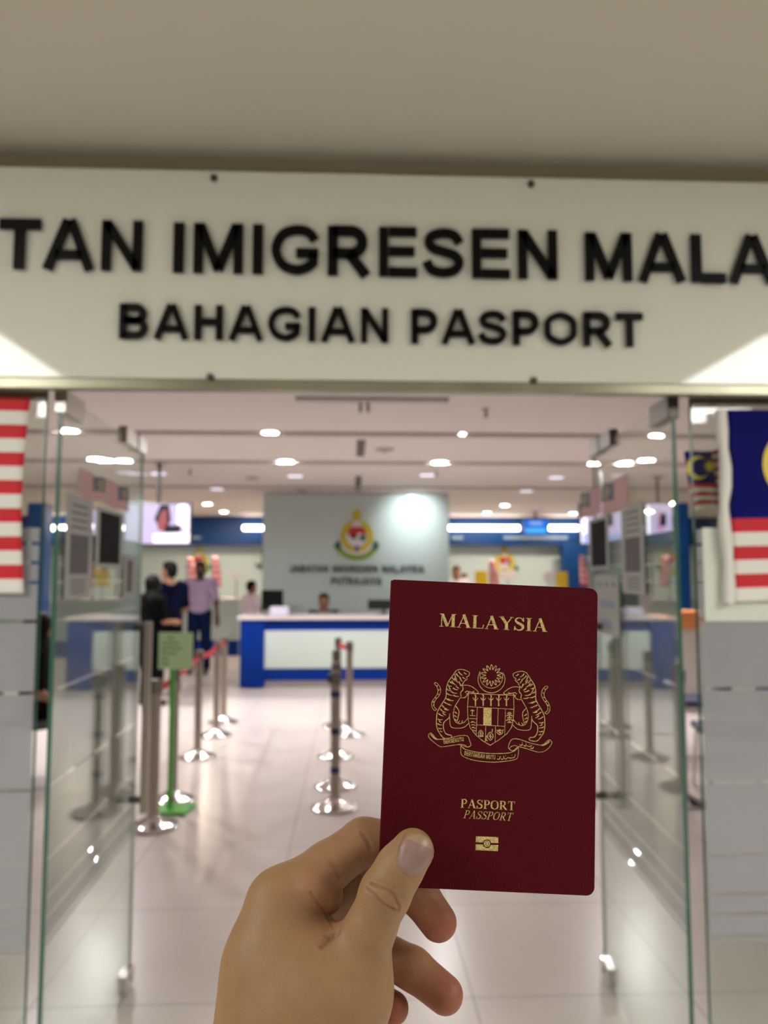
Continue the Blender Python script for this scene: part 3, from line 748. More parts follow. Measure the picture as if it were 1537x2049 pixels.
def crest(root, x, y, z, s, world=True):
    """round crest; s = metres per unit, unit = ring outer radius"""
    def B(nm, mb, m):
        o = mb.build(nm, m); par(o, root); return o
    M = wallM(x, y, z)@Matrix.Diagonal((s, s, 1, 1))
    B('crest_ring', MB().ribbon(arc(0,0,0.83,0.83,0,352.5,47), 0.36, 0.004, 0.03, 0, M, closed=True), M_gold)
    B('crest_disc', MB().prism(arc(0,0,0.68,0.68,0,350,35), 0.002, 0.022, 0, M), M_cwhite)
    B('crest_red_field', MB().prism([(-0.5,0.12)]+arc(0,0,0.64,0.62,160,20,14)+[(0.5,0.12),(0.1,0.22),(-0.05,-0.05),(-0.35,-0.15)], 0.0225, 0.027, 0, M), M_cred)
    B('crest_green_field', MB().prism([(0.1,-0.1),(0.35,0.12),(0.55,0.1),(0.58,-0.15),(0.4,-0.35)], 0.0225, 0.027, 0, M), M_cdg)
    B('crest_dark_mark', MB().prism(arc(-0.15,0.0,0.14,0.2,0,340,12), 0.0272, 0.030, 0, M), mat('crest_maroon', rgb(96,20,24), 0.5))
    w = catmull([(-1.28,-0.62),(-0.95,-1.05),(-0.5,-1.33),(0,-1.42),(0.5,-1.33),(0.95,-1.05),(1.28,-0.62)],4)
    B('crest_white_band', MB().ribbon(catmull([(-0.95,-0.5),(-0.6,-0.92),(0,-1.08),(0.6,-0.92),(0.95,-0.5)],4), 0.16, 0.004, 0.026, 0, M), M_cwhite)
    B('crest_wreath', MB().ribbon([(a, b+0.12) for a, b in w], 0.34, 0.004, 0.024, 0, M), M_cgreen)
    for sg in (-1,1): B('crest_wreath_tip', MB().prism([(sg*0.95,-0.75),(sg*1.0,-0.35),(sg*1.18,-0.28),(sg*1.38,-0.55),(sg*1.2,-0.85)][::sg], 0.0245, 0.03, 0, M), M_cdg)
    B('crest_ribbon_knot', MB().prism([(-0.16,-0.6),(0.16,-0.6),(0.12,-0.92),(-0.12,-0.92)], 0.0305, 0.034, 0, M), M_cpur)
    B('crest_crown', MB().prism([(-0.26,0.86),(-0.2,1.0),(-0.27,1.3),(-0.22,1.55),(0,1.68),(0.22,1.55),(0.27,1.3),(0.2,1.0),(0.26,0.86)], 0.004, 0.028, 0, M), M_gold)
    B('crest_collar', MB().prism([(-0.3,0.62),(-0.24,0.95),(0.24,0.95),(0.3,0.62),(0,0.55)], 0.0305, 0.034, 0, M), M_cwhite)
pc = P(714,1073,by); crest(bd, pc[0], by, pc[2], 32.5/F*by)

# receptionist's area and people ------------------------------------------------------------------
def person(name_label, loc, rz, H=1.7, shirt=None, trousers=None, skin=None, hair='short', arms='down', sit=False, headonly=False, sleeves='short', longtop=False, hm=None, mask=None, headturn=0.0, belly=0.0):
    s = H/1.72
    root = thing('person', name_label, 'person', loc, rz)
    skin = skin or M_skinb
    V = lambda x, y, z: np.array([x, y, z])*s
    hipz = 0.93 if not sit else 0.50; dz = hipz-0.93
    sh = {}; el = {}; wr = {}; kn = {}; an = {}; hip = {}
    for sg in (-1,1):
        sh[sg] = V(sg*0.185, 0, 1.40+dz); hip[sg] = V(sg*0.09, 0, hipz)
        if not sit: kn[sg] = V(sg*0.105, 0.02, 0.50); an[sg] = V(sg*0.12, -0.01, 0.09)
        else: kn[sg] = V(sg*0.12, 0.42, 0.48); an[sg] = V(sg*0.12, 0.38, 0.09)
        if arms == 'down': el[sg] = V(sg*0.25, -0.02, 1.12+dz); wr[sg] = V(sg*0.28, 0.05, 0.87+dz)
        elif arms == 'front': el[sg] = V(sg*0.24, 0.04, 1.13+dz); wr[sg] = V(sg*0.13, 0.27, 1.10+dz)
        else: el[sg] = V(sg*0.24, 0.02, 1.13+dz); wr[sg] = V(sg*0.22, 0.24, 1.02+dz)
    hc = V(0, 0.015, 1.605+dz)
    ct, st = math.cos(headturn), math.sin(headturn)
    hp = lambda x, y, z: hc+np.array([x*ct-y*st, x*st+y*ct, z])*s
    Rm = np.array([[ct,-st,0],[st,ct,0],[0,0,1]])
    body = [ell(V(0,0,1.30+dz),(0.155*s,0.105*s,0.19*s)), ell(V(0,0.0+belly*.3,1.08+dz),(0.135*s,(0.10+belly)*s,0.17*s)), ell(V(0,0,0.95+dz),(0.155*s,0.11*s,0.12*s)),
            cone(V(0,0,1.40+dz), V(0,0.01,1.53+dz), 0.062*s, 0.054*s), ell(hp(0,-0.005,0.03),(0.078*s,0.098*s,0.095*s),Rm), ell(hp(0,0.03,-0.045),(0.058*s,0.066*s,0.075*s),Rm),
            cone(sh[-1], sh[1], 0.055*s)]
    det = [cone(hp(0,0.085,0.01), hp(0,0.112,-0.02), 0.011*s, 0.015*s), cone(hp(-0.02,0.088,-0.055), hp(0.02,0.088,-0.055), 0.008*s)]+[ell(hp(sg*0.08,-0.005,-0.005),(0.012*s,0.02*s,0.032*s),Rm) for sg in (-1,1)]
    armp = []; legp = []; feet = []
    for sg in (-1,1):
        armp += [cone(sh[sg], el[sg], 0.052*s, 0.040*s), cone(el[sg], wr[sg], 0.040*s, 0.027*s)]
        d = (wr[sg]-el[sg]); d = d/np.linalg.norm(d); n = np.array([0, 1.0, 0]) if abs(d[2]) > 0.6 else np.array([1.0*sg, 0, 0])
        n = n-d*(n@d); n = n/np.linalg.norm(n)
        pa = wr[sg]+d*0.07*s; armp.append(cone(wr[sg], pa, 0.027*s, 0.032*s))
        for q_ in range(4): armp.append(cone(pa+n*(q_-1.5)*0.019*s, pa+n*(q_-1.5)*0.021*s+d*(0.075-0.008*abs(q_-1.4))*s, 0.0095*s, 0.008*s))
        armp.append(cone(wr[sg]+d*0.03*s+n*0.02*s, wr[sg]+d*0.07*s+n*0.055*s, 0.012*s, 0.0095*s))
        legp += [cone(hip[sg], kn[sg], 0.082*s, 0.056*s), cone(kn[sg], an[sg], 0.056*s, 0.036*s)]
        feet.append(cone(an[sg]+V(0,-0.03,-0.04), an[sg]+V(0,0.15,-0.055), 0.042*s, 0.032*s))
    kk = 0.05*s
    sdf_obj('body', [(kk, body+armp+legp+[cone(f_[1],f_[2],f_[3]*0.85,f_[4]*0.85) for f_ in feet]),(0.006, det)], 0.0115*s, skin, root)
    inf = 0.014*s
    if shirt:
        g = [ell(V(0,0,1.30+dz),(0.155*s+inf,0.105*s+inf,0.175*s)), ell(V(0,belly*.35,1.08+dz),(0.15*s+inf,(0.112+belly)*s+inf,0.17*s)), cone(sh[-1], sh[1], 0.055*s+inf*.8)]
        g.append(ell(V(0,0,0.97+dz),(0.155*s+inf*1.2,0.115*s+inf*1.2,0.10*s)))
        if longtop: g.append(cone(V(0,0,0.95+dz), V(0,0,0.62), 0.15*s, 0.17*s))
        for sg in (-1,1):
            e = el[sg] if sleeves == 'long' else sh[sg]+(el[sg]-sh[sg])*0.85
            g.append(cone(sh[sg], e, 0.062*s+inf, 0.054*s+inf*.6))
            if sleeves == 'long': g.append(cone(el[sg], wr[sg], 0.05*s+inf*.5, 0.036*s+inf*.5))
        sdf_obj('shirt', [(kk, g)], 0.0115*s, shirt, root)
    if trousers:
        g = [ell(V(0,0,0.93+dz),(0.155*s+inf*.9,0.115*s+inf*.9,0.115*s))]
        for sg in (-1,1): g += [cone(hip[sg], kn[sg], 0.088*s+inf, 0.066*s+inf), cone(kn[sg], an[sg]+np.array([0,0,0.01]), 0.062*s+inf, 0.052*s+inf*.6)]
        sdf_obj('trousers', [(kk*.8, g)], 0.0115*s, trousers, root)
        for f_ in feet: sdf_obj('shoe', [(0.01, [cone(f_[1]+np.array([0,0,0.004]),f_[2]+np.array([0,0,0.0]),f_[3]*1.08,f_[4]*1.1)])], 0.009*s, M_dark, root)
    if hair == 'short':
        sdf_obj('hair', [(0.02, [ell(hp(0,-0.02,0.055),(0.087*s,0.098*s,0.088*s),Rm), ell(hp(0,-0.05,0.0),(0.08*s,0.062*s,0.085*s),Rm), ell(hp(0,0.03,0.105),(0.06*s,0.06*s,0.032*s),Rm)])], 0.010*s, hm or M_hair, root, subs=[ell(hp(0,0.115,-0.02),(0.075*s,0.075*s,0.085*s),Rm)])
    elif hair == 'scarf':
        sdf_obj('headscarf', [(0.04, [ell(hp(0,-0.012,0.03),(0.098*s,0.112*s,0.112*s),Rm), cone(hp(0,-0.01,-0.06), V(0,0.0,1.40+dz), 0.085*s, 0.14*s)])], 0.011*s, hm or M_hair, root, subs=[ell(hp(0,0.13,-0.015),(0.06*s,0.075*s,0.075*s),Rm)])
    if mask: sdf_obj('face_mask', [(0.01, [ell(hp(0,0.055,-0.055),(0.062*s,0.066*s,0.052*s),Rm)])], 0.009*s, mask, root)
    return root, s
C_lil = mat('lilac_shirt_cloth', rgb(168,148,178), 0.8, noise=0.1, nscale=15); C_jean = mat('navy_jeans', rgb(14,28,62), 0.9, spec=0.1, noise=0.15, nscale=20)
C_navy = mat('navy_tee_cloth', rgb(10,14,42), 0.9, spec=0.08); C_blk = mat('black_cloth', rgb(8,8,10), 0.9, spec=0.1); C_pink = mat('pale_pink_cloth', rgb(226,206,218), 0.8)
C_white = mat('white_cloth', rgb(220,222,232), 0.8)
pl = FL(402,1347)
person('man in lilac polo shirt and navy jeans facing the entrance, hands at his sides', (P(400,1200,pl[1])[0], pl[1], 0), math.pi, 1.74, C_lil, C_jean, M_skind, arms='down', belly=0.02, mask=M_dark, headturn=0.1)
pn = FL(345,1392)
nv, _s = person('man in navy t-shirt seen from behind, wearing a black shoulder bag', (P(338,1200,pn[1])[0], pn[1], 0), math.radians(35), 1.70, C_navy, C_blk, None, arms='bent', headturn=0.5)
MBb = MB(); MBb.bevbox(-0.30,-0.02,-0.26,-0.15,0.84,1.10,0.03,3)
bag = thing('shoulder_bag', 'black shoulder bag worn at the back of the man in navy', 'bag', nv.location, nv.rotation_euler.z)
MBb.build('pouch', C_blk, bag, smooth=True)
MB().tube([(-0.24,-0.15,1.08),(-0.10,-0.145,1.25),(0.08,-0.12,1.44),(0.15,0.0,1.475),(0.10,0.11,1.42),(-0.06,0.15,1.22),(-0.2,0.06,1.08),(-0.27,-0.12,1.03)], 0.012, 8).build('strap', C_blk, bag, smooth=True)
pb = FL(316,1412)
person('person in black with headscarf standing behind the left door handle', (P(302,1300,pb[1])[0], pb[1], 0), math.radians(-40), 1.53, C_blk, C_blk, None, hair='scarf', arms='front', longtop=True, sleeves='short')
# seated receptionist
ry = cy+1.45
hz = P(645,1189,ry)[2]
person('receptionist with short black hair and dark jacket seated behind the counter', (P(648,1200,ry)[0], ry, hz-1.28), math.pi, 1.70, C_blk, C_blk, None, arms='bent', sit=True, sleeves='long')
def office_chair(label, x, y, rz, zs=0.5, name='office_chair'):
    r = thing(name, label, 'chair', (x, y, 0), rz)
    MB().bevbox(-0.23,0.23,-0.22,0.22,zs-0.08,zs-0.01,0.03,3).build('seat', C_blk, r, smooth=True)
    MB().bevbox(-0.21,0.21,-0.29,-0.24,zs+0.1,zs+0.5,0.024,3).build('backrest', C_blk, r, smooth=True)
    MB().lathe([(0.03,0.08),(0.03,zs-0.08)],12).build('column', M_dark, r)
    for k in range(5):
        a = k*2*math.pi/5; MB().tube([(0,0,0.1),(0.26*math.cos(a),0.26*math.sin(a),0.06)],0.018,8).build('leg', M_dark, r)
        MB().lathe([(0.026,-0.012),(0.026,0.012)],12,0,Matrix.Translation((0.27*math.cos(a),0.27*math.sin(a),0.027))@Matrix.Rotation(math.pi/2,4,'Y')).build('caster', M_dark, r)
    return r
oc = office_chair('black office chair under the seated receptionist', P(648,1200,ry)[0], ry, math.pi, 0.45)
# officer in pale pink, left of the backdrop, and the black monitor beside
wy = 12.95
person('officer in pale pink top facing a black monitor left of the backdrop', (P(502,1200,wy)[0], wy, 0), math.radians(-52), P(505,1164,wy)[2], C_pink, C_blk, None, arms='front', sleeves='long')
my = 12.25
r = monitor('large black monitor seen from behind, left of the backdrop panel', P(545,1200,my)[0]-0.0, my, P(545,1222,my)[2]-0.06, 0.34, P(545,1178,my)[2]-P(545,1218,my)[2], math.pi)
# desk carrying it
def desk(label, x0, x1, y0, y1, h, mf, name='service_counter', foot=M_blue):
    r = thing(name, label, 'counter', ((x0+x1)/2, (y0+y1)/2, 0))
    par(MB().bevbox(x0, x1, y0, y1, 0.3, h-0.04, 0.005).build('body', mf), r)
    par(MB().bevbox(x0+0.01, x1-0.01, y0+0.02, y1, 0.0, 0.299, 0.003).build('base_band', foot), r)
    par(MB().bevbox(x0-0.02, x1+0.02, y0-0.03, y1+0.02, h-0.039, h, 0.005).build('worktop', M_top), r)
    return r
desk('low white desk between the pink officer and the backdrop', P(548,1220,my)[0]-0.35, P(548,1220,my)[0]+0.35, my-0.25, my+0.25, P(545,1222,my)[2]-0.061, M_counterp, 'desk')
sy = 15.0
desk('mint service counter with blue base left of the backdrop panel', P(300,1200,sy)[0], P(478,1200,sy)[0], sy, sy+0.6, P(460,1197,sy)[2], M_mint2)
desk('mint service counter with blue base right of the backdrop panel', P(905,1200,sy)[0], P(1150,1200,sy)[0], sy, sy+0.6, P(1050,1197,sy)[2], M_mint2)
desk('service counter at the far left behind the left glass door', P(90,1200,sy)[0], P(285,1200,sy)[0], sy, sy+0.6, 1.1, M_mint2)
desk('service counter at the far right behind the right glass door', P(1190,1200,sy)[0], P(1400,1200,sy)[0], sy, sy+0.6, 1.1, M_mint2)
yb = 15.9
person('clerk with black hair in pale clothes behind the right service counter, nearer the backdrop', (P(908,1150,yb)[0]+0.05, yb, 0), math.pi, P(908,1136,yb)[2]+0.02, C_white, C_blk, None)
person('clerk behind the right service counter beside a yellow card', (P(929,1150,yb+1.2)[0], yb+1.2, 0), math.pi, P(929,1149,yb+1.2)[2], C_white, C_blk, None, arms='front')

# far wall: blue fascia, tubes, columns, mint panels
fy = 17.9
fz1 = CEIL; fz0 = P(700,1090,fy)[2]
struct(MB().box(-9, 9, fy, BACK, fz0, CEIL-0.001).build('trim_fascia', M_fasc))
struct(MB().box(-9, 9, fy-0.05, fy-0.001, P(700,1034,fy)[2], CEIL-0.001).build('trim_cornice', mat('warm_lit_cornice', rgb(232,204,180), 0.7)))  # peach tone is warm lamp light put into the cornice colour
M_warm = mat('warm_cove', rgb(255,214,170), 0.5, emit=(1,0.62,0.32,1), es=2.0)
tl = [(70,132,'far left behind the left glass door'),(243,292,'behind the left television'),(486,533,'left of the backdrop panel'),(894,1040,'right of the backdrop panel'),(1100,1166,'right of the small blue screen'),(1295,1312,'behind the right glass door')]
for a_, b_, t_ in tl:
    q0 = P(a_,1056,fy-0.2); q1 = P(b_,1056,fy-0.2)
    r = thing('tube_light', 'bright white tube light on the blue fascia '+t_, 'light', ((q0[0]+q1[0])/2, fy-0.13, q0[2]), 0, 'tube lights on the blue fascia'); hl = (q1[0]-q0[0])/2
    MB().tube([(-hl,0,0),(hl,0,0)], 0.055, 12).build('tube', M_tube, r, smooth=True)
    MB().bevbox(-hl-0.04, hl+0.04, 0.045, 0.129, -0.03, 0.03, 0.004).build('fitting', M_white, r)
# vertical blue columns
for px_, lab in ((1364,'right'),(70,'left')):
    yc = 12.2; xc = P(px_,1100,yc)[0]; zt2 = P(px_,1006,yc)[2]
    r = thing('pillar', 'tall blue pillar seen through the gap beside the %s glass door' % lab, 'pillar', (xc, yc, 0))
    w = 0.14
    MB().bevbox(-w, w, 0, 0.3, 0, min(zt2, CEIL-0.03), 0.006).build('shaft', mat('pillar_blue', rgb(0,84,165), 0.3), r)
    MB().box(-w+0.02, -w+0.08, -0.003, -0.001, P(px_,1165,yc)[2], P(px_,1056,yc)[2]).build('white_strip', M_paper, r)
for x0, x1, lab in ((P(1118,1100,fy)[0], P(1166,1100,fy)[0], 'right'),):
    tag(MB().bevbox(x0, x1, fy-0.35, fy-0.06, 0, fz0+0.001, 0.006).build('pillar', M_fasc), 'dark blue pillar under the fascia beside the yellow card', 'pillar')
# pale lettering strips on fascia (unreadable at this distance)
for a_, b_, lab in ((903,927,'short'),(1008,1136,'long'),(380,402,'left')):
    q0 = P(a_,1079,fy-0.01); q1 = P(b_,1073,fy-0.01)
    tag(MB().bevbox(q0[0], q1[0], fy-0.02, fy-0.002, q0[2], q1[2], 0.003).build('name_strip', mat('strip_grey', rgb(120,140,160), 0.5)), {'short':'short pale lettering strip on the blue fascia next to the backdrop','long':'long pale lettering strip on the blue fascia under the small blue screen','left':'small pale lettering strip on the blue fascia beside the left television'}[lab], 'sign strip')
# wall emblems
for px_, py_, s_, lab in ((1010,1126,20,'right of the backdrop above the service counter'),(398,1124,18,'behind the lilac shirted man')):
    q = P(px_,py_,BACK-0.01); r = thing('wall_emblem', 'round yellow crest on the far wall '+lab, 'emblem', (q[0], BACK-0.005, q[2])); crest(r, q[0], BACK-0.002, q[2], s_/F*BACK)
q = P(1012,1150,fy-0.5)
# big dark letter J on far wall
q = P(505,1138,fy-0.0); par_ = letter_mesh('J', wallM(q[0], BACK-0.001, q[2])@Matrix.Diagonal((0.36,0.45,1,1)), 0, 0.03).build('wall_letter', mat('wall_letter_green', rgb(60,84,84), 0.5)); tag(par_, 'dark letter J on the far wall just left of the backdrop', 'letter')
# table flags and cards on counters
def table_flag(px, py0, py1, Y, label, zc):
    q = P(px, py1, Y); h = P(px, py0, Y)[2]-zc
    r = thing('table_flag', label, 'flag', (q[0], Y, zc), 0, 'small flags on stands at the counters')
    MB().lathe([(0.04,0),(0.04,0.02),(0.01,0.03),(0.006,0.05),(0.006,h)],12).build('stand', M_dark, r, smooth=True)
    mb = MB(); vs = []; fs = []; ms = []
    for j in range(11):
        for i in range(7): vs.append((0.008+i/6*(0.10+0.10*(1-j/10)), 0.03*math.sin(i*1.9+j*0.4), h*(0.28+0.70*j/10)-0.02*i/6*h))
    for j in range(10):
        for i in range(6): a = j*7+i; fs.append((a,a+1,a+8,a+7)); ms.append(1 if j % 2 else 0)
    mb.v = vs; mb.f = fs; mb.m = ms
    o = mb.build('cloth', [mat('pink_red_cloth', rgb(214,110,124), 0.7), mat('pink_white_cloth', rgb(230,190,196), 0.7)], r, smooth=True)
    o.modifiers.new('t','SOLIDIFY').thickness = 0.002
zc = P(460,1197,sy)[2]
table_flag(374,1112,1165,sy+0.2,'small flag on a stand left of the lilac shirted man',zc)
table_flag(424,1110,1170,sy+0.2,'small flag on a stand right of the lilac shirted man',zc)
table_flag(980,1118,1165,sy+0.2,'small flag on a stand beside the yellow card near the backdrop',P(1050,1197,sy)[2])
table_flag(1160,1108,1150,sy+0.3,'small flag on a stand by the dark blue pillar',P(1050,1197,sy)[2]-0.0)
def card(px0, px1, py0, py1, Y, label, m, name='notice_card'):
    q0 = P(px0,py0,Y); q1 = P(px1,py1,Y); zc_ = P(1050 if px0 > 700 else 460,1197,sy)[2]
    r = thing(name, label, 'card', ((q0[0]+q1[0])/2, Y, zc_)); w = (q1[0]-q0[0])/2
    MB().bevbox(-w, w, -0.006, 0.006, q1[2]-zc_, q0[2]-zc_, 0.002).build('card_face', m, r)
    MB().bevbox(-0.012, 0.012, -0.004, 0.004, 0.005, q1[2]-zc_+0.01, 0.001).build('support', M_steel, r)
    MB().bevbox(-0.06, 0.06, -0.04, 0.04, 0.0, 0.006, 0.001).build('foot', M_steel, r)
card(950,976,1142,1172,sy+0.15,'yellow card standing on the right service counter near the clerks',M_yellow)
card(1113,1136,1144,1176,sy+0.15,'yellow card standing on the right service counter next to the dark blue pillar',M_yellow)
card(1087,1110,1144,1165,sy+0.15,'white card on the right service counter between crest and yellow card',M_paper)
card(998,1034,1142,1160,sy+0.25,'white card below the far crest on the right service counter',M_paper)
card(462,484,1146,1160,sy+0.2,'white card on the left service counter beside the pink officer',M_paper)

# ------------------------------------------------------------------ televisions
def emis(n, c, s): return mat(n, (0.01,0.01,0.012,1), 0.3, emit=(c[0],c[1],c[2],1), es=s)
def tv(label, px0, px1, py0, py1, Y, rz, kind):
    a = P(px0,py0,Y); b = P(px1,py1,Y); w = abs(b[0]-a[0])/2/math.cos(rz); h = a[2]-b[2]; cx_ = (a[0]+b[0])/2
    r = thing('television', label, 'television', (cx_, Y, b[2]), rz)
    MB().bevbox(-w-0.015, w+0.015, 0.0, 0.05, -0.015, h+0.015, 0.006).build('housing', M_dark, r)
    MB().box(-w, w, -0.002, -0.0005, 0, h).build('screen', emis('tv_bg_'+kind, (0.80,0.66,1.0) if kind != 'blue' else (0.02,0.20,0.95), 1.0 if kind != 'blue' else 0.8), r)
    scr = r
    def pt(poly, m, e): MB().prism([(x*w, z*h) for x, z in poly], 0.0, e, 0, Matrix(((1,0,0,0),(0,0,-1,-0.002),(0,1,0,0),(0,0,0,1)))).build('picture', m, scr)
    if kind == 'a':
        pt([(-0.12,0.02),(1,0.02),(1,0.28),(-0.12,0.24)], emis('tv_white', (1,0.92,1), 2.0), 0.001)
        pt([(-0.1,0.62),(0.08,0.98),(0.35,0.98),(0.42,0.6),(0.3,0.35),(0.05,0.4)], mat('tv_black', rgb(16,8,16), 0.4), 0.0015)
        pt([(0.0,0.5),(0.1,0.8),(0.28,0.85),(0.3,0.5),(0.18,0.3),(0.02,0.35)], emis('tv_red', (0.95,0.2,0.2), 0.5), 0.002)
        pt([(0.2,0.28),(0.25,0.46),(0.75,0.46),(0.7,0.28)], mat('tv_black', rgb(16,8,16), 0.4), 0.0025)
        pt([(0.62,0.98),(0.6,0.5),(0.98,0.3),(0.98,0.9),(0.85,1.0)], emis('tv_white', (1,0.92,1), 2.0), 0.001)
    elif kind == 'blue':
        pt([(-0.8,0.1),(0.8,0.1),(0.8,0.38),(-0.8,0.38)], emis('tv_cyan', (0.08,0.5,1), 1.1), 0.001)
        pt([(-0.5,0.62),(0.5,0.62),(0.5,0.85),(-0.5,0.85)], emis('tv_pale', (0.3,0.5,1), 0.9), 0.001)
    else:
        pt([(-0.95,0.02),(0.95,0.02),(0.95,0.25),(-0.95,0.25)], emis('tv_lblue', (0.5,0.55,1), 0.9), 0.001)
        pt([(-0.2,0.3),(0.35,0.35),(0.3,0.7),(-0.1,0.95)], emis('tv_pink', (1,0.45,0.75), 0.8), 0.001)
        pt([(0.0,0.45),(0.5,0.45),(0.5,0.8),(0.1,0.75)], mat('tv_black', rgb(16,8,16), 0.4), 0.0015)
        pt([(-1,0.02),(-0.8,0.02),(-0.72,0.95),(-1,0.95)], emis('tv_white', (1,0.92,1), 2.0), 0.001)
    MB().bevbox(-0.02, 0.02, 0.015, 0.045, h+0.015, CEIL-b[2]-0.01, 0.003).build('ceiling_pole', M_dark, r)
    MB().bevbox(-0.07, 0.07, -0.03, 0.09, CEIL-b[2]-0.011, CEIL-b[2]-0.001, 0.002).build('ceiling_plate', M_dark, r)
    return r
tv('bright pink and white television hung left of the backdrop', 250, 380, 1008, 1088, 9.4, math.radians(-4), 'a')
tv('lilac television hung at the right, cut by the free edge of the right glass door', 1161, 1250, 1008, 1088, 9.4, math.radians(5), 'b')
tv('lilac television behind the right glass door near its hinge', 1292, 1348, 1008, 1088, 10.4, math.radians(6), 'b')
tv('television glowing blue and pink behind the posters of the left door', 140, 200, 1020, 1085, 10.4, math.radians(-6), 'b')
tv('small blue information screen hung right of the backdrop', 1047, 1098, 1039, 1069, 16.5, 0, 'blue')

# ------------------------------------------------------------------ ceiling fittings
def downlight_proto(label, x, y, rad, m, lum):
    r = thing('downlight', label, 'ceiling light', (x, y, CEIL), 0, 'recessed downlights')
    MB().ribbon(arc(0,0,rad*1.08,rad*1.08,0,352.5,47), rad*0.22, -0.008, -0.0005, closed=True).build('trim_ring', M_white, r)
    MB().prism(arc(0,0,rad,rad,0,348,29), -0.006, -0.001).build('lamp_disc', m, r)
    return r
LAMPS = [((541,865),'left downlight of the row nearest the entrance',1),((923,869),'right downlight of the row nearest the entrance, above the backdrop edge',1),
 ((137,860),'far left downlight of the nearest row, by the left door hinge',1),((1310,871),'far right downlight of the nearest row, by the right door hinge',1),
 ((572,922),'left downlight of the second row',1),((880,924),'right downlight of the second row',1),((212,920),'far left downlight of the second row, left of two close ones',1),((248,920),'far left downlight of the second row, right of two close ones',1),
 ((1186,927),'right side downlight at the free edge of the right door',1),((1252,925),'downlight of the second row seen through the right door',1),
 ((415,1008),'small downlight above the left television\'s right corner',1),((448,1024),'small far downlight between left television and backdrop',1),((1010,1011),'small far downlight right of the backdrop, nearer it',1),((975,1026),'small far downlight right of the backdrop, lower one',1),((1147,1027),'small far downlight left of the right television',1),((175,1008),'far downlight behind the left door posters',1)]
DIM = [((591,952),'dim square light just behind the second row, left'),((855,950),'dim square light just behind the second row, right'),((317,947),'dim square light above the left television'),((434,978),'dim square light between left television and backdrop'),((1113,955),'dim square light left of the right door edge'),((1053,982),'dim square light right of the backdrop top corner'),((276,947),'dim square light seen at the left door edge')]
protos = {}
for a_, lab, k in LAMPS:
    q = FL(a_[0], a_[1], CEIL); key = 'big'
    if q[1] > 17.6: q = q*np.array([17.5/q[1],17.5/q[1],1])
    if key not in protos: protos[key] = downlight_proto(lab, q[0], q[1], 0.085, M_lampw, 28)
    else: dup(protos[key], (q[0], q[1], CEIL), 0, lab)
    L = bpy.data.lights.new('downlight_lamp', 'AREA'); L.shape = 'DISK'; L.size = 0.16; L.energy = 74 if q[1] < 12 else 40; L.color = (1, 0.965, 0.945) if q[1] < 12 else (1, 0.80, 0.62)
    o = bpy.data.objects.new('downlight_lamp', L); col.objects.link(o); o.location = (q[0], q[1], CEIL-0.012)
dimp = None
for a_, lab in DIM:
    q = FL(a_[0], a_[1], CEIL)
    if dimp is None:
        dimp = thing('square_light', lab, 'ceiling light', (q[0], q[1], CEIL), 0, 'dim square ceiling lights')
        MB().bevbox(-0.11,0.11,-0.11,0.11,-0.006,-0.0005,0.002).build('frame', M_white, dimp); MB().box(-0.095,0.095,-0.095,0.095,-0.008,-0.0062).build('diffuser', M_lampd, dimp)
    else: dup(dimp, (q[0], q[1], CEIL), 0, lab)
# linear air diffuser and slots
q0 = P(592,797,5.95); q0 = FL(592,797,CEIL); q1 = FL(898,797,CEIL)
M_slot = mat('slot_grey', rgb(120,114,108), 0.6)
r = thing('air_diffuser', 'long linear air diffuser in the ceiling just inside the entrance', 'air diffuser', ((q0[0]+q1[0])/2, q0[1], CEIL)); w = (q1[0]-q0[0])/2
MB().bevbox(-w, w, -0.07, 0.07, -0.012, -0.0005, 0.002).build('frame', M_slot, r)
for k in range(3): MB().box(-w+0.02, w-0.02, -0.05+k*0.04, -0.03+k*0.04, -0.016, -0.0122).build('blade', M_white, r)
for x_, ya, yb2, lab in ((723,880,912,'grey slot vent in the ceiling between the two downlight rows'),(718,952,981,'grey slot vent in the ceiling just before the backdrop')):
    qa = FL(x_,ya,CEIL); qb = FL(x_,yb2,CEIL); r = thing('slot_vent', lab, 'air vent', (qa[0], (qa[1]+qb[1])/2, CEIL)); l = (qb[1]-qa[1])/2
    MB().bevbox(-0.045,0.045,-l,l,-0.010,-0.0005,0.002).build('frame', M_slot, r)
    for k in range(2): MB().box(-0.03+k*0.035,-0.006+k*0.035,-l+0.03,l-0.03,-0.013,-0.0102).build('blade', mat('slot_dark', rgb(84,80,76), 0.6), r)
q = FL(729,806,CEIL)
r = thing('twin_hanger', 'pair of short dark rods hanging from the ceiling just inside the entrance', 'ceiling fitting', (q[0], q[1], CEIL))
for dx in (-0.03,0.03): MB().bevbox(dx-0.012,dx+0.012,-0.012,0.012,-0.075,-0.001,0.002).build('rod', M_slot, r)
for a_, lab in (((972,818),'sprinkler head hanging near the entrance, right of centre'),((380,940),'small sprinkler head above the left television'),((873,943),'small sprinkler head beside the right second row downlight')):
    q = FL(a_[0], a_[1], CEIL); r = thing('sprinkler', lab, 'sprinkler', (q[0], q[1], CEIL))
    MB().lathe([(0.035,-0.0005),(0.035,-0.006),(0.012,-0.01),(0.009,-0.035),(0.006,-0.05)],16).build('escutcheon', M_steel, r, smooth=True)
    MB().tube([(-0.006,0,-0.03),(-0.02,0,-0.045),(-0.006,0,-0.07)],0.004,8).build('frame_arm', M_dsteel, r); MB().tube([(0.006,0,-0.03),(0.02,0,-0.045),(0.006,0,-0.07)],0.004,8).build('frame_arm', M_dsteel, r)
    MB().lathe([(0.022,-0.07),(0.022,-0.073)],16).build('deflector', M_dsteel, r)
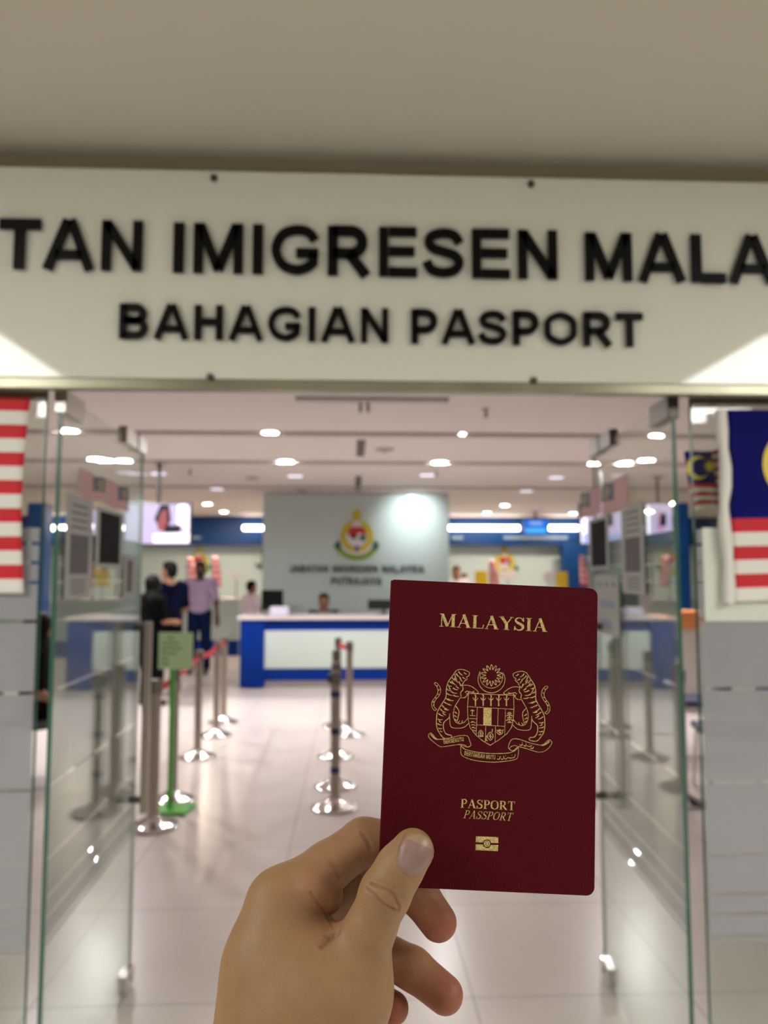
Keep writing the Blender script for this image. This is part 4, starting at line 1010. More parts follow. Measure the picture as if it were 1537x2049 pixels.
for a_, lab in (((770,898),'flat round smoke detector beside the slot vent'),((605,981),'flat round speaker grille by the backdrop\'s top left'),((505,955),'faint round grille left of the backdrop')):
    q = FL(a_[0], a_[1], CEIL); r = thing('ceiling_disc', lab, 'detector', (q[0], q[1], CEIL)); MB().lathe([(0.10,-0.0005),(0.10,-0.012),(0.085,-0.022),(0.05,-0.026)],28).build('cover', mat('disc_grey', rgb(176,168,162), 0.6), r, smooth=True)
    MB().lathe([(0.03,-0.0262),(0.028,-0.034),(0.01,-0.036)],16).build('sensor', M_slot, r, smooth=True)

# ------------------------------------------------------------------ waiting chairs and the people at the gaps
def wait_chair(label, x, y, rz, mc):
    r = thing('waiting_chair', label, 'chair', (x, y, 0), rz, 'waiting chairs beside the entrance')
    MB().bevbox(-0.24,0.24,-0.22,0.24,0.42,0.47,0.02,3).build('seat', mc, r, smooth=True)
    MB().bevbox(-0.24,0.24,-0.28,-0.235,0.52,0.88,0.02,3,0,Matrix.Rotation(0.0,4,'X')).build('backrest', mc, r, smooth=True)
    for sx in (-0.2,0.2):
        for sy_ in (-0.2,0.2): MB().tube([(sx,sy_,0.43),(sx*1.12,sy_*1.15,0.0)],0.014,10).build('leg', M_chrome, r, smooth=True)
        MB().tube([(sx,-0.2,0.43),(sx,-0.26,0.56),(sx,-0.257,0.7)],0.013,10).build('back_post', M_chrome, r, smooth=True)
    return r
C_seat = mat('navy_seat', rgb(26,44,92), 0.5); C_gseat = mat('grey_seat', rgb(70,70,76), 0.5)
qa = FL(72,1560); yw = qa[1]
wait_chair('grey waiting chair seen in the gap left of the left glass door', P(72,1500,yw)[0]-0.02, yw, math.radians(-70), C_gseat)
person('person in black sitting on the chair in the gap left of the left door', (P(72,1500,yw)[0]-0.02, yw, -0.0), math.radians(-70), 1.66, C_blk, C_blk, None, hair='scarf', arms='bent', sit=True, sleeves='short')
qa = FL(1378,1590); yw = qa[1]
wait_chair('navy waiting chair seen in the gap right of the right glass door', P(1392,1500,yw)[0]+0.28, yw, math.radians(80), C_seat)
wait_chair('navy waiting chair farther back in the gap right of the right door', P(1385,1440,yw+1.3)[0], yw+1.3, math.radians(80), C_seat)
ptb = FL(1366,1420)
r = thing('side_table', 'small table with orange top beyond the gap at the right door', 'table', (P(1362,1300,9.0)[0], 9.0, 0))
MB().bevbox(-0.25,0.25,-0.25,0.25,P(1364,1240,9)[2]-0.09,P(1364,1222,9)[2],0.01).build('tabletop', mat('orange_top', rgb(220,140,80), 0.5), r)
MB().bevbox(-0.2,0.2,-0.2,0.2,0,P(1364,1240,9)[2]-0.091,0.01).build('pedestal', M_white, r)

#@@HAND
# ------------------------------------------------------------------ passport (88 x 125 mm)
PR = np.array([[0.999,-0.0444,-0.0025],[0.0444,0.9917,0.1211],[-0.0029,-0.1211,0.9926]]); PT = np.array([0.0447,0.0928,0.3218])
U_, S__, V_ = np.linalg.svd(PR); PR = U_@V_
def cam2w(c): return C0+RT*c[0]-UP*c[1]+FW*c[2]
def camd2w(c): return RT*c[0]-UP*c[1]+FW*c[2]
ax = camd2w(PR[:,0]); ay = -camd2w(PR[:,1]); az = -camd2w(PR[:,2]); po = cam2w(PT)
PM = Matrix((ax, ay, az)).transposed().to_4x4(); PM.translation = Vector(po)
pp = bpy.data.objects.new('passport', None); col.objects.link(pp); pp.matrix_world = PM; pp.empty_display_size = 0.02
tag(pp, 'dark red passport with gold lettering and crest held up by the hand', 'passport')
def toP(px, py):          # photo pixel -> metres on the cover
    r = ray(px, py); t = ((po-C0)@az)/(r@az); q = C0+r*t-po
    return (float(q@ax), float(q@ay))
def mm(name, c, **k): return mat(name, c, **k)
M_cover = mat('passport_cover', rgb(76,0,10), 0.42, spec=0.08, noise=0.1, nscale=90, bump=0.5, bscale=1900)
M_gold2 = mat('passport_gold_foil', rgb(206,184,120), 0.3, 0.92, noise=0.75, nscale=1100, bump=0.9, bscale=1800)
M_page = mat('passport_pages', rgb(214,206,186), 0.7)
W2, H2 = 0.044, 0.0625; r_ = 0.0034
def outline(ins=0.0):
    a, b, r = W2-ins, H2-ins, r_-ins*0.4
    l = -W2+ins*0.3
    return [(l,-b+0.0006),(l+0.0006,-b)]+arc(a-r,-b+r,r,r,-90,0,7)+arc(a-r,b-r,r,r,0,90,7)+[(l+0.0006,b),(l,b-0.0006)]
TH = 0.0030
MB().prism(outline(), -0.0007, 0.0).build('front_cover', M_cover, pp)
MB().prism(outline(0.0011), -TH+0.0007, -0.00071).build('pages', M_page, pp)
MB().prism(outline(), -TH, -TH+0.00069).build('back_cover', M_cover, pp)
sp_ = [(-W2+0.0002-0.0008*math.sin(math.radians(a)), -TH/2+ (TH/2)*math.cos(math.radians(a))) for a in range(0,181,15)]
mb = MB(); n = len(sp_); mb.add([(x,-H2+0.0004,z) for x,z in sp_]+[(x,H2-0.0004,z) for x,z in sp_], [(i,i+1,n+i+1,n+i) for i in range(n-1)]+[tuple(range(n)),tuple(range(n,2*n))]).build('spine', M_cover, pp, smooth=True)
E0, E1 = 0.00002, 0.00011
def serif_text(text, pxa, pya, pxb, pyb, cap_px, italic=0.0, name='letter', wmul=1.0):
    """baseline from (pxa,pya) to (pxb,pyb)"""
    A = toP(pxa,pya); B = toP(pxb,pyb); L = math.hypot(B[0]-A[0],B[1]-A[1]); an = math.atan2(B[1]-A[1],B[0]-A[0])
    T = toP(pxa, pya-cap_px); cap = T[1]-A[1]; adv = [serif(c)[0] for c in text]; tot = sum(adv)-0.12; sx = L/tot; x = -0.06*sx
    for c, a in zip(text, adv):
        M = Matrix.Translation((A[0],A[1],0))@Matrix.Rotation(an,4,'Z')@Matrix(((sx,italic*cap,0,x),(0,cap,0,0),(0,0,1,0),(0,0,0,1)))
        mb = MB()
        for pts, w in serif(c)[1]:
            cl = pts[-1] == 'c'
            if cl: pts = pts[:-1]
            w = [q*wmul for q in w] if hasattr(w,'__len__') else w*wmul
            if cl and hasattr(w,'__len__'): w = w[:len(pts)]
            mb.ribbon(pts, w, E0, E1, 0, M, closed=cl)
        mb.build(name, M_gold2, pp); x += a*sx
serif_text('MALAYSIA', 880, 1253.5, 1093, 1264.5, 26, wmul=1.1)
serif_text('PASPORT', 922, 1616, 1030, 1621.5, 17.5, wmul=1.0)
serif_text('PASSPORT', 927, 1637, 1023, 1642.5, 16, italic=0.28, wmul=0.75)
# chip symbol
def pc_(*pts): return [toP(x,y) for x,y in pts]
def pbuild(mb, nm): return mb.build(nm, M_gold2, pp)
c0_ = toP(974.5,1688); u = (toP(997,1689)[0]-toP(952,1688)[0]); v = toP(974,1674)[1]-toP(974,1702)[1]
MC = Matrix.Translation((c0_[0],c0_[1],0))
mb = MB(); g_ = 0.07*v
for s in (1,-1):
    inn = [(x*v*0.31, s*y*v*0.31) for x, y in [(math.cos(math.radians(a)), math.sin(math.radians(a))) for a in range(165,10,-15)]]
    outl = [(-u/2, s*g_),(-v*0.30, s*g_)]+inn[1:-1]+[(v*0.30, s*g_),(u/2, s*g_),(u/2, s*v/2),(-u/2, s*v/2)]
    k = len(inn)
    # strips so the concave notch is filled cleanly
    mb.add([(-u/2,s*g_,E1),(-v*0.30,s*g_,E1),(-v*0.30,s*v/2,E1),(-u/2,s*v/2,E1)],[(0,1,2,3)],0,MC)
    mb.add([(v*0.30,s*g_,E1),(u/2,s*g_,E1),(u/2,s*v/2,E1),(v*0.30,s*v/2,E1)],[(0,1,2,3)],0,MC)
    vs = [(x,y,E1) for x,y in inn]+[(x,s*v/2,E1) for x,y in inn]
    mb.add(vs,[(i,i+1,k+i+1,k+i) for i in range(k-1)],0,MC)
mb.ribbon(arc(0,0,v*0.20,v*0.20,0,345,23), v*0.07, E0, E1, 0, MC, closed=True)
mb.prism(arc(0,0,v*0.13,v*0.13,0,340,17), E0, E1, 0, MC)
pbuild(mb, 'chip_symbol')
# coat of arms, traced on the cover
ZS = 5.489
def Z(x, y): return toP(840+x/ZS, 1300+y/ZS)
wl = 8.2/ZS/4.78/1000*0.80       # line width in metres
def stroke(mb, pts, w=1.0, closed=False, sm=3):
    q = [Z(x,y) for x,y in pts]
    if sm and len(q) > 2: q = catmull(q, sm, closed)
    mb.ribbon(q, wl*w, E0, E1, 0, None, closed)
def mirror_fn():
    a = Z(785,330); b = Z(775,1050); d = Vector((a[0]-b[0],a[1]-b[1])).normalized(); o_ = Vector(b)
    def f(p):
        v_ = Vector(p)-o_; t = d*v_.dot(d); q = o_+t-(v_-t); return (q.x, q.y)
    return f
mf = mirror_fn()
sh_ = MB()
stroke(sh_, [(535,480),(1030,500),(1035,640),(1025,780),(1010,850),(960,920),(870,990),(775,1050),(690,1000),(620,940),(555,860),(530,760),(525,640)], 1.0, True, 0)
for a_, b_ in (((530,625),(1032,655)),((620,825),(935,842)),((632,630),(620,940)),((702,640),(700,828)),((787,640),(785,832)),((862,645),(856,832)),((942,650),(932,935)),((725,830),(720,1018)),((833,836),(828,1018)),((535,755),(622,760))): stroke(sh_, [a_,b_], 0.8, False, 0)
sh_.prism([Z(702,640),Z(787,643),Z(785,830),Z(700,826)][::-1], E0, E1)
for x in (612,697,782,867,952):
    stroke(sh_, [(x,540),(x,618)], 2.1, False, 0); stroke(sh_, [(x-27,528),(x-14,550),(x,556),(x+14,550),(x+27,530)], 1.0); stroke(sh_, [(x-8,492),(x+4,510),(x-2,540)], 1.9)
stroke(sh_, [(578,665),(577,715)], 1.2, False, 0); stroke(sh_, [(558,672),(577,662),(598,674)], 1.3); stroke(sh_, [(550,722),(616,726)], .8, False, 0)
for y in (800,830,860,890): stroke(sh_, [(560+(y-800)*.25,y),(585,y-8),(614,y+4)], 1.5)
for y, w_ in ((695,22),(720,34),(745,24),(770,36),(795,22)): stroke(sh_, [(985-w_,y+8),(985,y-6),(985+w_,y+8)], 1.5)
stroke(sh_, [(985,685),(984,805)], 1.5, False, 0)
for cx_, cy_, w_, h_ in ((670,920,26,36),(775,950,32,44),(880,905,32,28)):
    stroke(sh_, [(cx_-w_,cy_),(cx_,cy_-h_),(cx_+w_,cy_),(cx_,cy_+h_)], 1.2, True, 4); stroke(sh_, [(cx_-w_*.5,cy_-4),(cx_+w_*.5,cy_+4)], 2); stroke(sh_, [(cx_,cy_-h_*.6),(cx_,cy_+h_*.6)], 1.8)
stroke(sh_, [(795,905),(798,870)], 1.5, False, 0); stroke(sh_, [(845,880),(860,892),(880,880),(905,890),(918,878)], 1.6); stroke(sh_,[(640,948),(700,950)],1.4,False,0); stroke(sh_,[(735,940),(730,990),(745,1000)],1.3)
pbuild(sh_, 'shield')
mo = MB()
def zarc(cx_, cy_, r, a0, a1, n=30): return [(cx_+r*math.cos(math.radians(a0+(a1-a0)*i/n)), cy_+r*math.sin(math.radians(a0+(a1-a0)*i/n))) for i in range(n+1)]
stroke(mo, [(662,240)]+zarc(788,325,148,195,-18)+[(912,255)], 1.0, False, 0)
stroke(mo, [(662,240)]+zarc(787,298,124,180,2)+[(912,255)], 0.9, False, 0)
for k in range(14):
    a_ = 2*math.pi*(k+0.5)/14
    c = lambda r, t: (788+r*math.cos(a_+t), 282+r*math.sin(a_+t))
    stroke(mo, [c(62,-0.20),c(95,-0.11),c(117,0),c(95,0.11),c(62,0.20)], 1.15, False, 2)
pbuild(mo, 'crescent_and_star')
tiger = [([(400,230),(450,215),(510,230),(545,250),(540,285),(515,300),(520,322),(490,345),(478,370),(455,395)],1.1),
 ([(400,230),(350,300),(310,360),(292,430),(290,510),(260,570),(215,640),(190,700),(183,790),(190,860),(220,920),(260,968),(300,975),(345,965),(345,940),(290,925),(262,870),(265,800),(320,750),(330,700)],1.3),
 ([(455,395),(520,390),(580,410),(640,460),(632,480),(575,470),(540,462),(505,520),(455,530)],1.0),
 ([(450,520),(400,600),(380,640),(368,720),(392,790),(440,812),(490,795),(525,755)],1.0),([(395,620),(430,670),(425,730),(408,790)],1.2),
 ([(330,700),(335,830),(380,860),(480,855),(540,805)],0.9),([(512,480),(530,500),(540,470)],1.2),([(470,400),(475,440),(450,470),(455,515)],1.2),([(500,470),(520,455),(560,468),(600,456)],1.1),
 ([(188,655),(165,668),(137,635),(132,585),(155,540),(185,500),(200,460),(190,410),(163,375),(172,360),(198,375),(226,420),(228,470),(205,515),(175,550),(155,590),(160,630),(188,655)],0.9)]
strp = [((300,380),(350,402)),((294,430),(348,452)),((296,480),(362,502)),((285,530),(342,562)),((270,575),(332,602)),((245,612),(302,652)),((225,650),(286,690)),((205,700),(262,730)),((196,760),(250,768)),((192,810),(246,826)),((204,860),(246,864)),
 ((400,260),(440,302)),((425,240),(472,282)),((380,310),(420,362)),((350,340),(402,392)),((440,300),(470,352)),((485,250),(518,268)),((350,300),(385,342)),((470,300),(502,318)),((400,400),(432,422)),((430,350),(452,402)),((385,270),(410,330)),((330,350),(370,372)),((365,420),(420,440)),((345,460),(410,480)),((370,500),(430,512)),
 ((320,400),(340,440)),((310,540),(370,560)),((300,590),(350,610)),((270,650),(320,660)),((250,690),(290,720)),((385,680),(415,700)),((380,720),(412,738)),((385,760),(412,775)),((420,800),(440,780)),((460,800),(472,775)),((210,780),(240,800)),((225,890),(250,900)),((148,610),(160,600)),((143,570),(162,566)),((170,520),(188,530)),((195,480),(212,488)),((200,440),(218,436)),((180,395),(200,390))]
for side in (0,1):
    tg_ = MB()
    for pts, w_ in tiger:
        q = catmull([Z(x,y) for x,y in pts],3)
        if side: q = [mf(p) for p in q]
        tg_.ribbon(q, wl*w_, E0, E1)
    for a_, b_ in strp:
        m_ = ((a_[0]+b_[0])/2+random.uniform(-4,4), (a_[1]+b_[1])/2+6)
        q = catmull([Z(*a_),Z(*m_),Z(*b_)],3)
        if side: q = [mf(p) for p in q]
        n = len(q); tg_.ribbon(q, [wl*(1.9-1.3*i/n) for i in range(n)], E0, E1)
    pbuild(tg_, 'tiger')
rb = MB()
stroke(rb, [(95,940),(120,915),(150,940),(200,985),(330,970),(430,945),(520,945),(545,990),(562,1050),(525,1070),(500,1050),(440,1040),(330,1055),(230,1067),(160,1020),(110,975)], 1.0, True, 2)
stroke(rb, [(120,930),(165,975),(200,985)], 2.2)
stroke(rb, [(450,1040),(452,1090),(462,1160),(560,1205),(690,1228),(820,1235),(940,1225),(1050,1205),(1078,1170),(1085,1090),(1075,1068)], 1.0)
stroke(rb, [(455,1055),(490,1090),(560,1112),(660,1130),(780,1140),(880,1140),(970,1135),(1040,1112),(1082,1070)], 1.0)
stroke(rb, [(1450,1012),(1425,990),(1390,1010),(1340,1050),(1200,1020),(1100,985),(1020,980),(985,1025),(975,1080),(1020,1112),(1060,1082),(1090,1065),(1200,1095),(1300,1125),(1380,1110),(1440,1050)], 1.0, True, 2)
stroke(rb, [(1425,1005),(1380,1040),(1340,1050)], 2.2); stroke(rb, [(1082,1066),(1050,1052),(1010,1060),(985,1085)], 0.9); stroke(rb, [(458,1045),(490,1062),(520,1070)], 0.9)
pbuild(rb, 'ribbon')
mt_ = MB()
def tiny(text, a_, b_, ch_, bend=0.0):
    A = Z(*a_); B = Z(*b_); L = math.hypot(B[0]-A[0],B[1]-A[1]); an = math.atan2(B[1]-A[1],B[0]-A[0]); cap = ch_/ZS/4.78/1000
    adv = [(SANS[c][0] if c != ' ' else 0.45) for c in text]; sx = L/sum(adv); x = 0
    for c, w_ in zip(text, adv):
        if c != ' ':
            t = (x+w_*sx/2)/L; M = Matrix.Translation((A[0],A[1],0))@Matrix.Rotation(an,4,'Z')@Matrix.Translation((x,-bend*4*t*(1-t),0))@Matrix.Diagonal((sx,cap,1,1))
            for st in SANS[c][1]:
                cl = st[-1] == 'c'; mt_.ribbon(st[:-1] if cl else st, S_*0.85, E0, E1, 0, M, closed=cl)
        x += w_*sx
tiny('BERSEKUTU', (262,1035), (488,1003), 44); tiny('BERTAMBAH MUTU', (485,1158), (830,1208), 46, 0.0002)
for pts in ([(850,1198),(868,1205),(880,1190),(885,1170)],[(895,1195),(905,1205),(925,1190),(920,1170)],[(930,1195),(950,1200),(965,1185),(1000,1190),(1040,1180),(1050,1150)],[(860,1170),(864,1172)],[(940,1165),(946,1166)],[(1010,1160),(1016,1160)],
            [(1095,1045),(1120,1050),(1128,1030)],[(1140,1050),(1160,1060),(1170,1035)],[(1175,1055),(1200,1062),(1225,1060),(1230,1045)],[(1215,1080),(1240,1085),(1250,1065)],[(1125,1015),(1129,1016)],[(1165,1020),(1169,1021)],[(1205,1040),(1209,1041)]): stroke(mt_, pts, 1.2)
pbuild(mt_, 'motto')

# ------------------------------------------------------------------ the hand
def q3(px, py, d): return PD(px, py, d/1000.0)*1000.0       # millimetres, world axes
def hc_(a, b): return ('c', q3(a[0],a[1],a[2]), q3(b[0],b[1],b[2]), a[3], b[3])
def chain(*pts): return [hc_(a, b) for a, b in zip(pts[:-1], pts[1:])]
palm = chain((562,1812,316,14),(548,1935,308,18),(548,2060,304,22))            # index metacarpal
palm += chain((600,1852,330,12.5),(592,1960,324,17),(585,2070,316,20))
palm += chain((630,1925,340,12),(612,2000,334,16),(600,2085,328,18))
palm += chain((645,1985,346,11),(640,2040,340,14),(625,2100,334,15))
palm += chain((710,1940,301,12.5),(690,1985,300,16),(650,2075,301,20))          # thenar
palm += chain((612,1918,305,13.5),(630,1990,301,19),(610,2060,300,22))          # web between thumb and index
wr_ = q3(592,2110,306)
palm += [('c', q3(590,2060,304), q3(592,2160,304), 27.0, 28.5), ('c', q3(592,2160,304), q3(545,2560,290), 28.5, 36.0), ('c', q3(640,2090,312), q3(625,2200,310), 22.0, 24.0)]
palm += [('c', q3(545,2560,290), q3(470,3150,262), 36.0, 41.0)]
thumb = chain((705,1935,301,12.0),(742,1856,300,9.6),(771,1787,301,9.75),(799,1738,303,9.0),(826,1702,304.5,8.4))
index = chain((565,1808,317,13),(655,1735,324,10.0),(728,1684,331,9.6),(835,1688,331,8.8),(905,1712,326.5,7.6))
ibulge = chain((622,1782,315,10.5),(650,1792,314,7.5))
middle = chain((600,1850,331,12),(690,1774,342,9.8),(772,1748,347,9.4),(836,1788,343,8.8),(877,1845,336,8.1))
ring = chain((630,1925,340,11.5),(720,1885,350,9.4),(826,1938,344,8.7),(890,1990,337,8.1))
little = chain((650,1990,346,10),(705,1985,351,8.2),(755,2002,346,7.4),(787,2017,341,6.9))
h_ = 0.8
allp = palm+thumb+index+middle+ring+little+ibulge
lo = np.min([np.minimum(p[1]-p[3],p[2]-p[4]) for p in allp],0)-3*h_; hi = np.max([np.maximum(p[1]+p[3],p[2]+p[4]) for p in allp],0)+3*h_
FdH = Field(lo, hi, h_); FdH.far = np.float32(60)
def grp(k, g):
    A = FdH.new()
    for p in g: FdH.put(A, p, k)
    return A
Pm = grp(11, palm)
def attach(g, kf, kp): A = grp(kf, g); return smin(A, Pm, kp)
HD = attach(thumb, 3.0, 7.0)
for g, kp in ((index,6.0),(middle,5.0),(ring,6.0),(little,6.0)): HD = smin(HD, attach(g, 2.5, kp), 0.9)
HD = smin(HD, grp(2, ibulge), 2.0)
V, Fc = surface_nets(HD, FdH.lo, h_); V = relax(V, Fc, 4)/1000.0
person_hand = bpy.data.objects.new('person', None)
M_skin = bpy.data.materials.new('hand_skin'); M_skin.use_nodes = True
nt = M_skin.node_tree; b_ = nt.nodes['Principled BSDF']; at = nt.nodes.new('ShaderNodeVertexColor'); at.layer_name = 'skin'
nz = nt.nodes.new('ShaderNodeTexNoise'); nz.inputs['Scale'].default_value = 160; nz.inputs['Detail'].default_value = 6
tcn = nt.nodes.new('ShaderNodeTexCoord'); nt.links.new(tcn.outputs['Object'], nz.inputs['Vector'])
mr = nt.nodes.new('ShaderNodeMapRange'); mr.inputs['To Min'].default_value = 0.86; mr.inputs['To Max'].default_value = 1.12; nt.links.new(nz.outputs['Fac'], mr.inputs['Value'])
mxx = nt.nodes.new('ShaderNodeMixRGB'); mxx.blend_type = 'MULTIPLY'; mxx.inputs['Fac'].default_value = 1
nt.links.new(at.outputs['Color'], mxx.inputs['Color1']); nt.links.new(mr.outputs['Result'], mxx.inputs['Color2']); nt.links.new(mxx.outputs['Color'], b_.inputs['Base Color'])
b_.inputs['Roughness'].default_value = 0.5; b_.inputs['Specular IOR Level'].default_value = 0.22
b_.inputs['Subsurface Weight'].default_value = 0.25; b_.inputs['Subsurface Radius'].default_value = (0.004,0.0015,0.0008); b_.inputs['Subsurface Scale'].default_value = 1.0
vz = nt.nodes.new('ShaderNodeTexVoronoi'); vz.inputs['Scale'].default_value = 1100; nt.links.new(tcn.outputs['Object'], vz.inputs['Vector'])
nz2 = nt.nodes.new('ShaderNodeTexNoise'); nz2.inputs['Scale'].default_value = 500; nz2.inputs['Detail'].default_value = 4; nt.links.new(tcn.outputs['Object'], nz2.inputs['Vector'])
ad_ = nt.nodes.new('ShaderNodeMath'); ad_.operation = 'ADD'; nt.links.new(vz.outputs['Distance'], ad_.inputs[0]); nt.links.new(nz2.outputs['Fac'], ad_.inputs[1])
bp = nt.nodes.new('ShaderNodeBump'); bp.inputs['Strength'].default_value = 0.28; bp.inputs['Distance'].default_value = 0.0003
nt.links.new(ad_.outputs[0], bp.inputs['Height']); nt.links.new(bp.outputs['Normal'], b_.inputs['Normal'])
bvh = BVHTree.FromPolygons([Vector(v) for v in V], [tuple(f) for f in Fc])
def hit(px, py):
    d = Vector(ray(px,py)); d.normalize(); r = bvh.ray_cast(Vector(C0), d)
    return (np.array(r[0]), np.array(r[1])) if r[0] is not None else (None, None)
# vertex normals
def vnorm(V, Fc):
    n = np.cross(V[Fc[:,2]]-V[Fc[:,0]], V[Fc[:,3]]-V[Fc[:,1]]); N = np.zeros_like(V)
    for k in range(4):
        for a in range(3): N[:,a] += np.bincount(Fc[:,k], n[:,a], len(V))
    return N/np.maximum(np.linalg.norm(N,axis=1),1e-12)[:,None]
NV = vnorm(V, Fc); off = np.zeros(len(V)); dark = np.zeros(len(V))
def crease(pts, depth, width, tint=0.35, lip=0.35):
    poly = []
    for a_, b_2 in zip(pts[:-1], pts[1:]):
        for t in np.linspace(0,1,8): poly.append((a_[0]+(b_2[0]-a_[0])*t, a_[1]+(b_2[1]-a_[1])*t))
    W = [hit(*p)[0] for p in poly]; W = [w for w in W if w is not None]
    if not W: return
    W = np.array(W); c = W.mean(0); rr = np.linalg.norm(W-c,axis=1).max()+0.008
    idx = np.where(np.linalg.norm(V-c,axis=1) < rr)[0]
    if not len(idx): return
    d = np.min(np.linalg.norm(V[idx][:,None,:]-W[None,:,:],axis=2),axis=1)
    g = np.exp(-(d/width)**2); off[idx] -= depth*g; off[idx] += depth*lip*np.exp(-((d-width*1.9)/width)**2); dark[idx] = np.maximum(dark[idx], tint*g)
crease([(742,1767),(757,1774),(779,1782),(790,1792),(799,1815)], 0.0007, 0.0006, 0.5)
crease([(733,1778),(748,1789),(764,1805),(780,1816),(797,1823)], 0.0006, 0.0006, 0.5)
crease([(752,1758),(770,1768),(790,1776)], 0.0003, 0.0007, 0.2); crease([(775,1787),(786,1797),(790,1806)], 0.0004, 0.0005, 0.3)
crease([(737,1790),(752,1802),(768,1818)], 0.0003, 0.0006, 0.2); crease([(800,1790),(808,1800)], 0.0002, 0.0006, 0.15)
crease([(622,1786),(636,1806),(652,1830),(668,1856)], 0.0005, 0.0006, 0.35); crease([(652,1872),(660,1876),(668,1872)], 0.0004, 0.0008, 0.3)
crease([(646,1894),(660,1881),(676,1866)], 0.0009, 0.0012, 0.4, 0.2)  # hollow of the web, its shade darkened into the skin colour
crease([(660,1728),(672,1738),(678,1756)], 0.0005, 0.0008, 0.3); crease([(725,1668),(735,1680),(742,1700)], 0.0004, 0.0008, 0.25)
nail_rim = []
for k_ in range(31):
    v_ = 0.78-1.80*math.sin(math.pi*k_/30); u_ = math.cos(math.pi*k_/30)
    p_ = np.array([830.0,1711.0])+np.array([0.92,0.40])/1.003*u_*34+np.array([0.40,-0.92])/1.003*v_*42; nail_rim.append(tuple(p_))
crease(nail_rim, 0.00035, 0.0006, 0.25, 0.5)  # groove around the nail, shade painted in with the dent
V2 = V+NV*off[:,None]
# skin colour: tan on the back, pinker on finger pads and tips, creases painted darker
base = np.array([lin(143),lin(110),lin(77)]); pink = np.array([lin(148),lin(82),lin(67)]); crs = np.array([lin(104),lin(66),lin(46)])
tips = [(877,1845,336,.9),(890,1990,337,.9),(787,2017,341,1.0),(830,1940,344,.55),(840,1790,343,.55),(660,1785,312,.35),(700,1860,330,.5),(740,2000,345,.5),(735,1690,325,.25)]
pk = np.zeros(len(V))
for x, y, d, s in tips:
    c = q3(x,y,d)/1000; pk = np.maximum(pk, s*np.exp(-(np.linalg.norm(V-c,axis=1)/0.015)**2))
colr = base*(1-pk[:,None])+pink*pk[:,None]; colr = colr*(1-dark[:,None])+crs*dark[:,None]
hand = obj_np('person', V2, Fc, M_skin)
tag(hand, 'bare left hand and forearm holding the red passport between thumb and fingers', 'person')
ca = hand.data.color_attributes.new('skin', 'FLOAT_COLOR', 'POINT'); ca.data.foreach_set('color', np.concatenate([colr, np.ones((len(V),1))],1).astype(np.float32).ravel())
# thumb nail: a thin curved plate laid on the finger
bvh = BVHTree.FromPolygons([Vector(v) for v in V2], [tuple(f) for f in Fc])
cN = np.array([830.0,1711.0]); axv = np.array([0.40,-0.92]); axv /= np.linalg.norm(axv); axu = np.array([-axv[1], axv[0]])
nu, nv_ = 20, 24; top = {}; vs = []; fs = []
for j in range(nv_+1):
    for i in range(nu+1):
        u_ = i/nu*2-1; v_ = j/nv_*2-1
        wd = 33*(1-0.10*max(0,-v_))*math.sqrt(max(0.0,1-max(0,abs(v_)-0.35)**2/0.46)); ln = 42
        p = cN+axu*u_*wd+axv*v_*ln
        P0, N0 = hit(p[0],p[1])
        if P0 is None: P0 = C0+ray(p[0],p[1])*0.2965; N0 = -FW
        vs.append((P0, N0))
nn = len(vs); tp = []; bt = []
for k, (P0, N0) in enumerate(vs):
    i = k % (nu+1); j = k//(nu+1); e = min(i, nu-i)/nu*2; f_ = j/nv_
    # plate sinks under the skin at its root and stands off at the free edge
    r_e = min(1, e*5)
    lift = 0.00005+0.00022*r_e+(0.0003*max(0,f_-0.75)*4*r_e)-0.0003*max(0,(0.12-f_)/0.12)
    nrm = np.array(N0)*0.6-FW*0.4; nrm = nrm/np.linalg.norm(nrm)
    tp.append(P0+nrm*lift); bt.append(P0-nrm*0.0006)
fs = []
for j in range(nv_):
    for i in range(nu):
        a_ = j*(nu+1)+i; fs.append((a_,a_+1,a_+nu+2,a_+nu+1)); fs.append(tuple(nn+x for x in (a_+nu+1,a_+nu+2,a_+1,a_)))
ring_ = [i for i in range(nu+1)]+[j*(nu+1)+nu for j in range(1,nv_+1)]+[nv_*(nu+1)+i for i in range(nu-1,-1,-1)]+[j*(nu+1) for j in range(nv_-1,0,-1)]
for a_, b_2 in zip(ring_, ring_[1:]+ring_[:1]): fs.append((a_,b_2,nn+b_2,nn+a_))
M_nail = mat('thumb_nail', rgb(136,108,98), 0.42, spec=0.35, noise=0.06, nscale=300); M_nailw = mat('nail_edge', rgb(150,122,94), 0.42)
mbn = MB(); mbn.v = [tuple(p) for p in tp+bt]; mbn.f = fs; mbn.m = [0]*len(fs)
for k in range(nv_*nu*2):
    j = (k//2)//nu
    if j >= nv_-5: mbn.m[k] = 1
nail = mbn.build('thumb_nail', [M_nail, M_nailw], hand, smooth=True, label='lilac pink thumb nail')
#@@ENDHAND

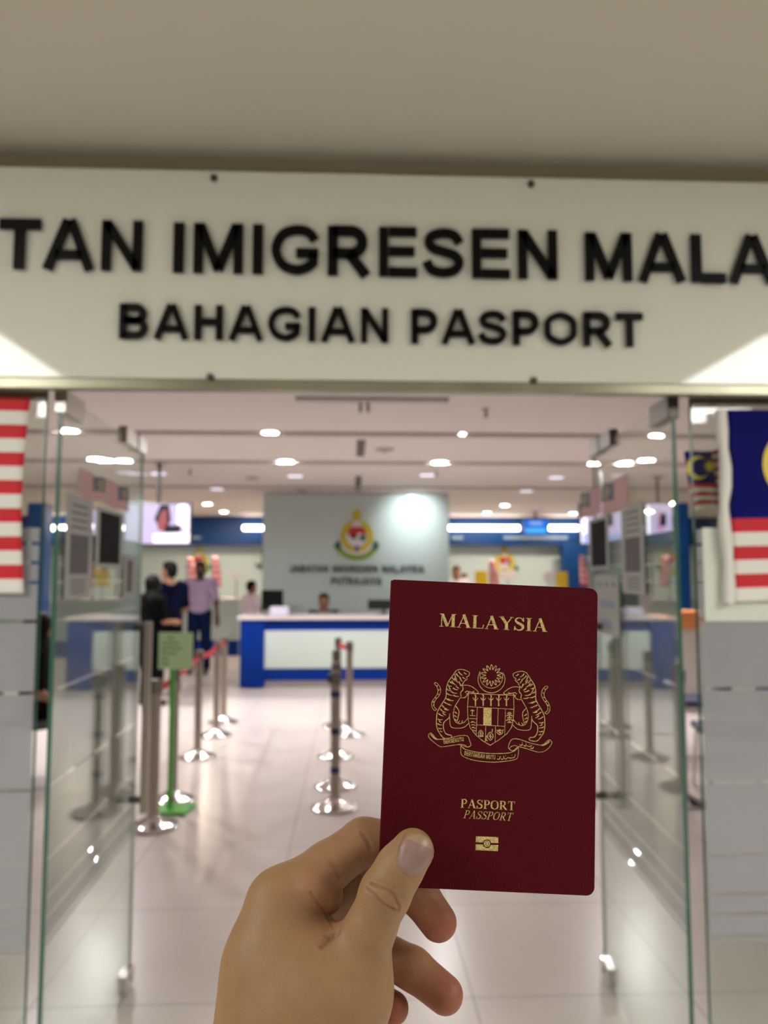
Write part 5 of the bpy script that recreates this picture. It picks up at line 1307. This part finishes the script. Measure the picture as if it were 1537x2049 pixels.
# ------------------------------------------------------------------ corridor lights
def panel_light(name, label, x, y, z, sx, sy_, power, colr, es):
    r = thing(name, label, 'ceiling light', (x, y, z), 0)
    MB().bevbox(-sx/2-0.03, sx/2+0.03, -sy_/2-0.03, sy_/2+0.03, -0.02, -0.0005, 0.004).build('frame', M_white, r)
    MB().box(-sx/2, sx/2, -sy_/2, sy_/2, -0.023, -0.0202).build('diffuser', mat('corridor_diffuser', (1,1,1,1), 0.5, emit=(0.98,1,0.97,1), es=es), r)
    L = bpy.data.lights.new('corridor_lamp', 'AREA'); L.shape = 'RECTANGLE'; L.size = sx; L.size_y = sy_; L.energy = power; L.color = colr
    o = bpy.data.objects.new('corridor_lamp', L); col.objects.link(o); o.location = (x, y, z-0.03)
panel_light('ceiling_panel_light', 'long white ceiling panel light of the corridor on the left', -2.15, -0.5, CORR, 0.8, 2.0, 70, (1,0.99,0.93), 6.0)
panel_light('ceiling_panel_light', 'long white ceiling panel light of the corridor on the right', 2.45, -0.5, CORR, 0.8, 2.0, 70, (1,0.99,0.93), 6.0)
panel_light('ceiling_panel_light', 'white ceiling panel light of the corridor behind the viewer', 0.1, -2.6, CORR, 0.6, 0.6, 14, (1,0.98,0.92), 6.0)
# spotlight washing the backdrop
Ls = bpy.data.lights.new('backdrop_spot', 'SPOT'); Ls.energy = 75; Ls.spot_size = math.radians(95); Ls.spot_blend = 1.0; Ls.shadow_soft_size = 0.06; Ls.color = (0.92,0.98,1)
o = bpy.data.objects.new('backdrop_spot', Ls); col.objects.link(o); tg = Vector(P(826,1042,by)); o.location = (tg.x+0.05, by-0.72, CEIL-0.03)
o.rotation_euler = (tg-o.location).to_track_quat('-Z','Y').to_euler()

w = bpy.data.worlds.new('World'); scene.world = w; w.use_nodes = True
w.node_tree.nodes['Background'].inputs[0].default_value = (0.9,0.95,1,1); w.node_tree.nodes['Background'].inputs[1].default_value = 0.3

# ------------------------------------------------------------------ camera
cam = bpy.data.cameras.new('camera'); co = bpy.data.objects.new('camera', cam); col.objects.link(co); scene.camera = co
R = Matrix((RT, UP, -FW)).transposed().to_4x4(); R.translation = Vector(C0); co.matrix_world = R
cam.sensor_fit = 'VERTICAL'; cam.sensor_height = 36; cam.sensor_width = 27; cam.lens = F/2049*36
cam.clip_start = 0.02; cam.clip_end = 60
cam.dof.use_dof = True; cam.dof.focus_distance = 0.314; cam.dof.aperture_fstop = 11.0
scene.view_settings.view_transform = 'Standard'; scene.view_settings.look = 'None'; scene.view_settings.gamma = 1; scene.view_settings.exposure = 0.0
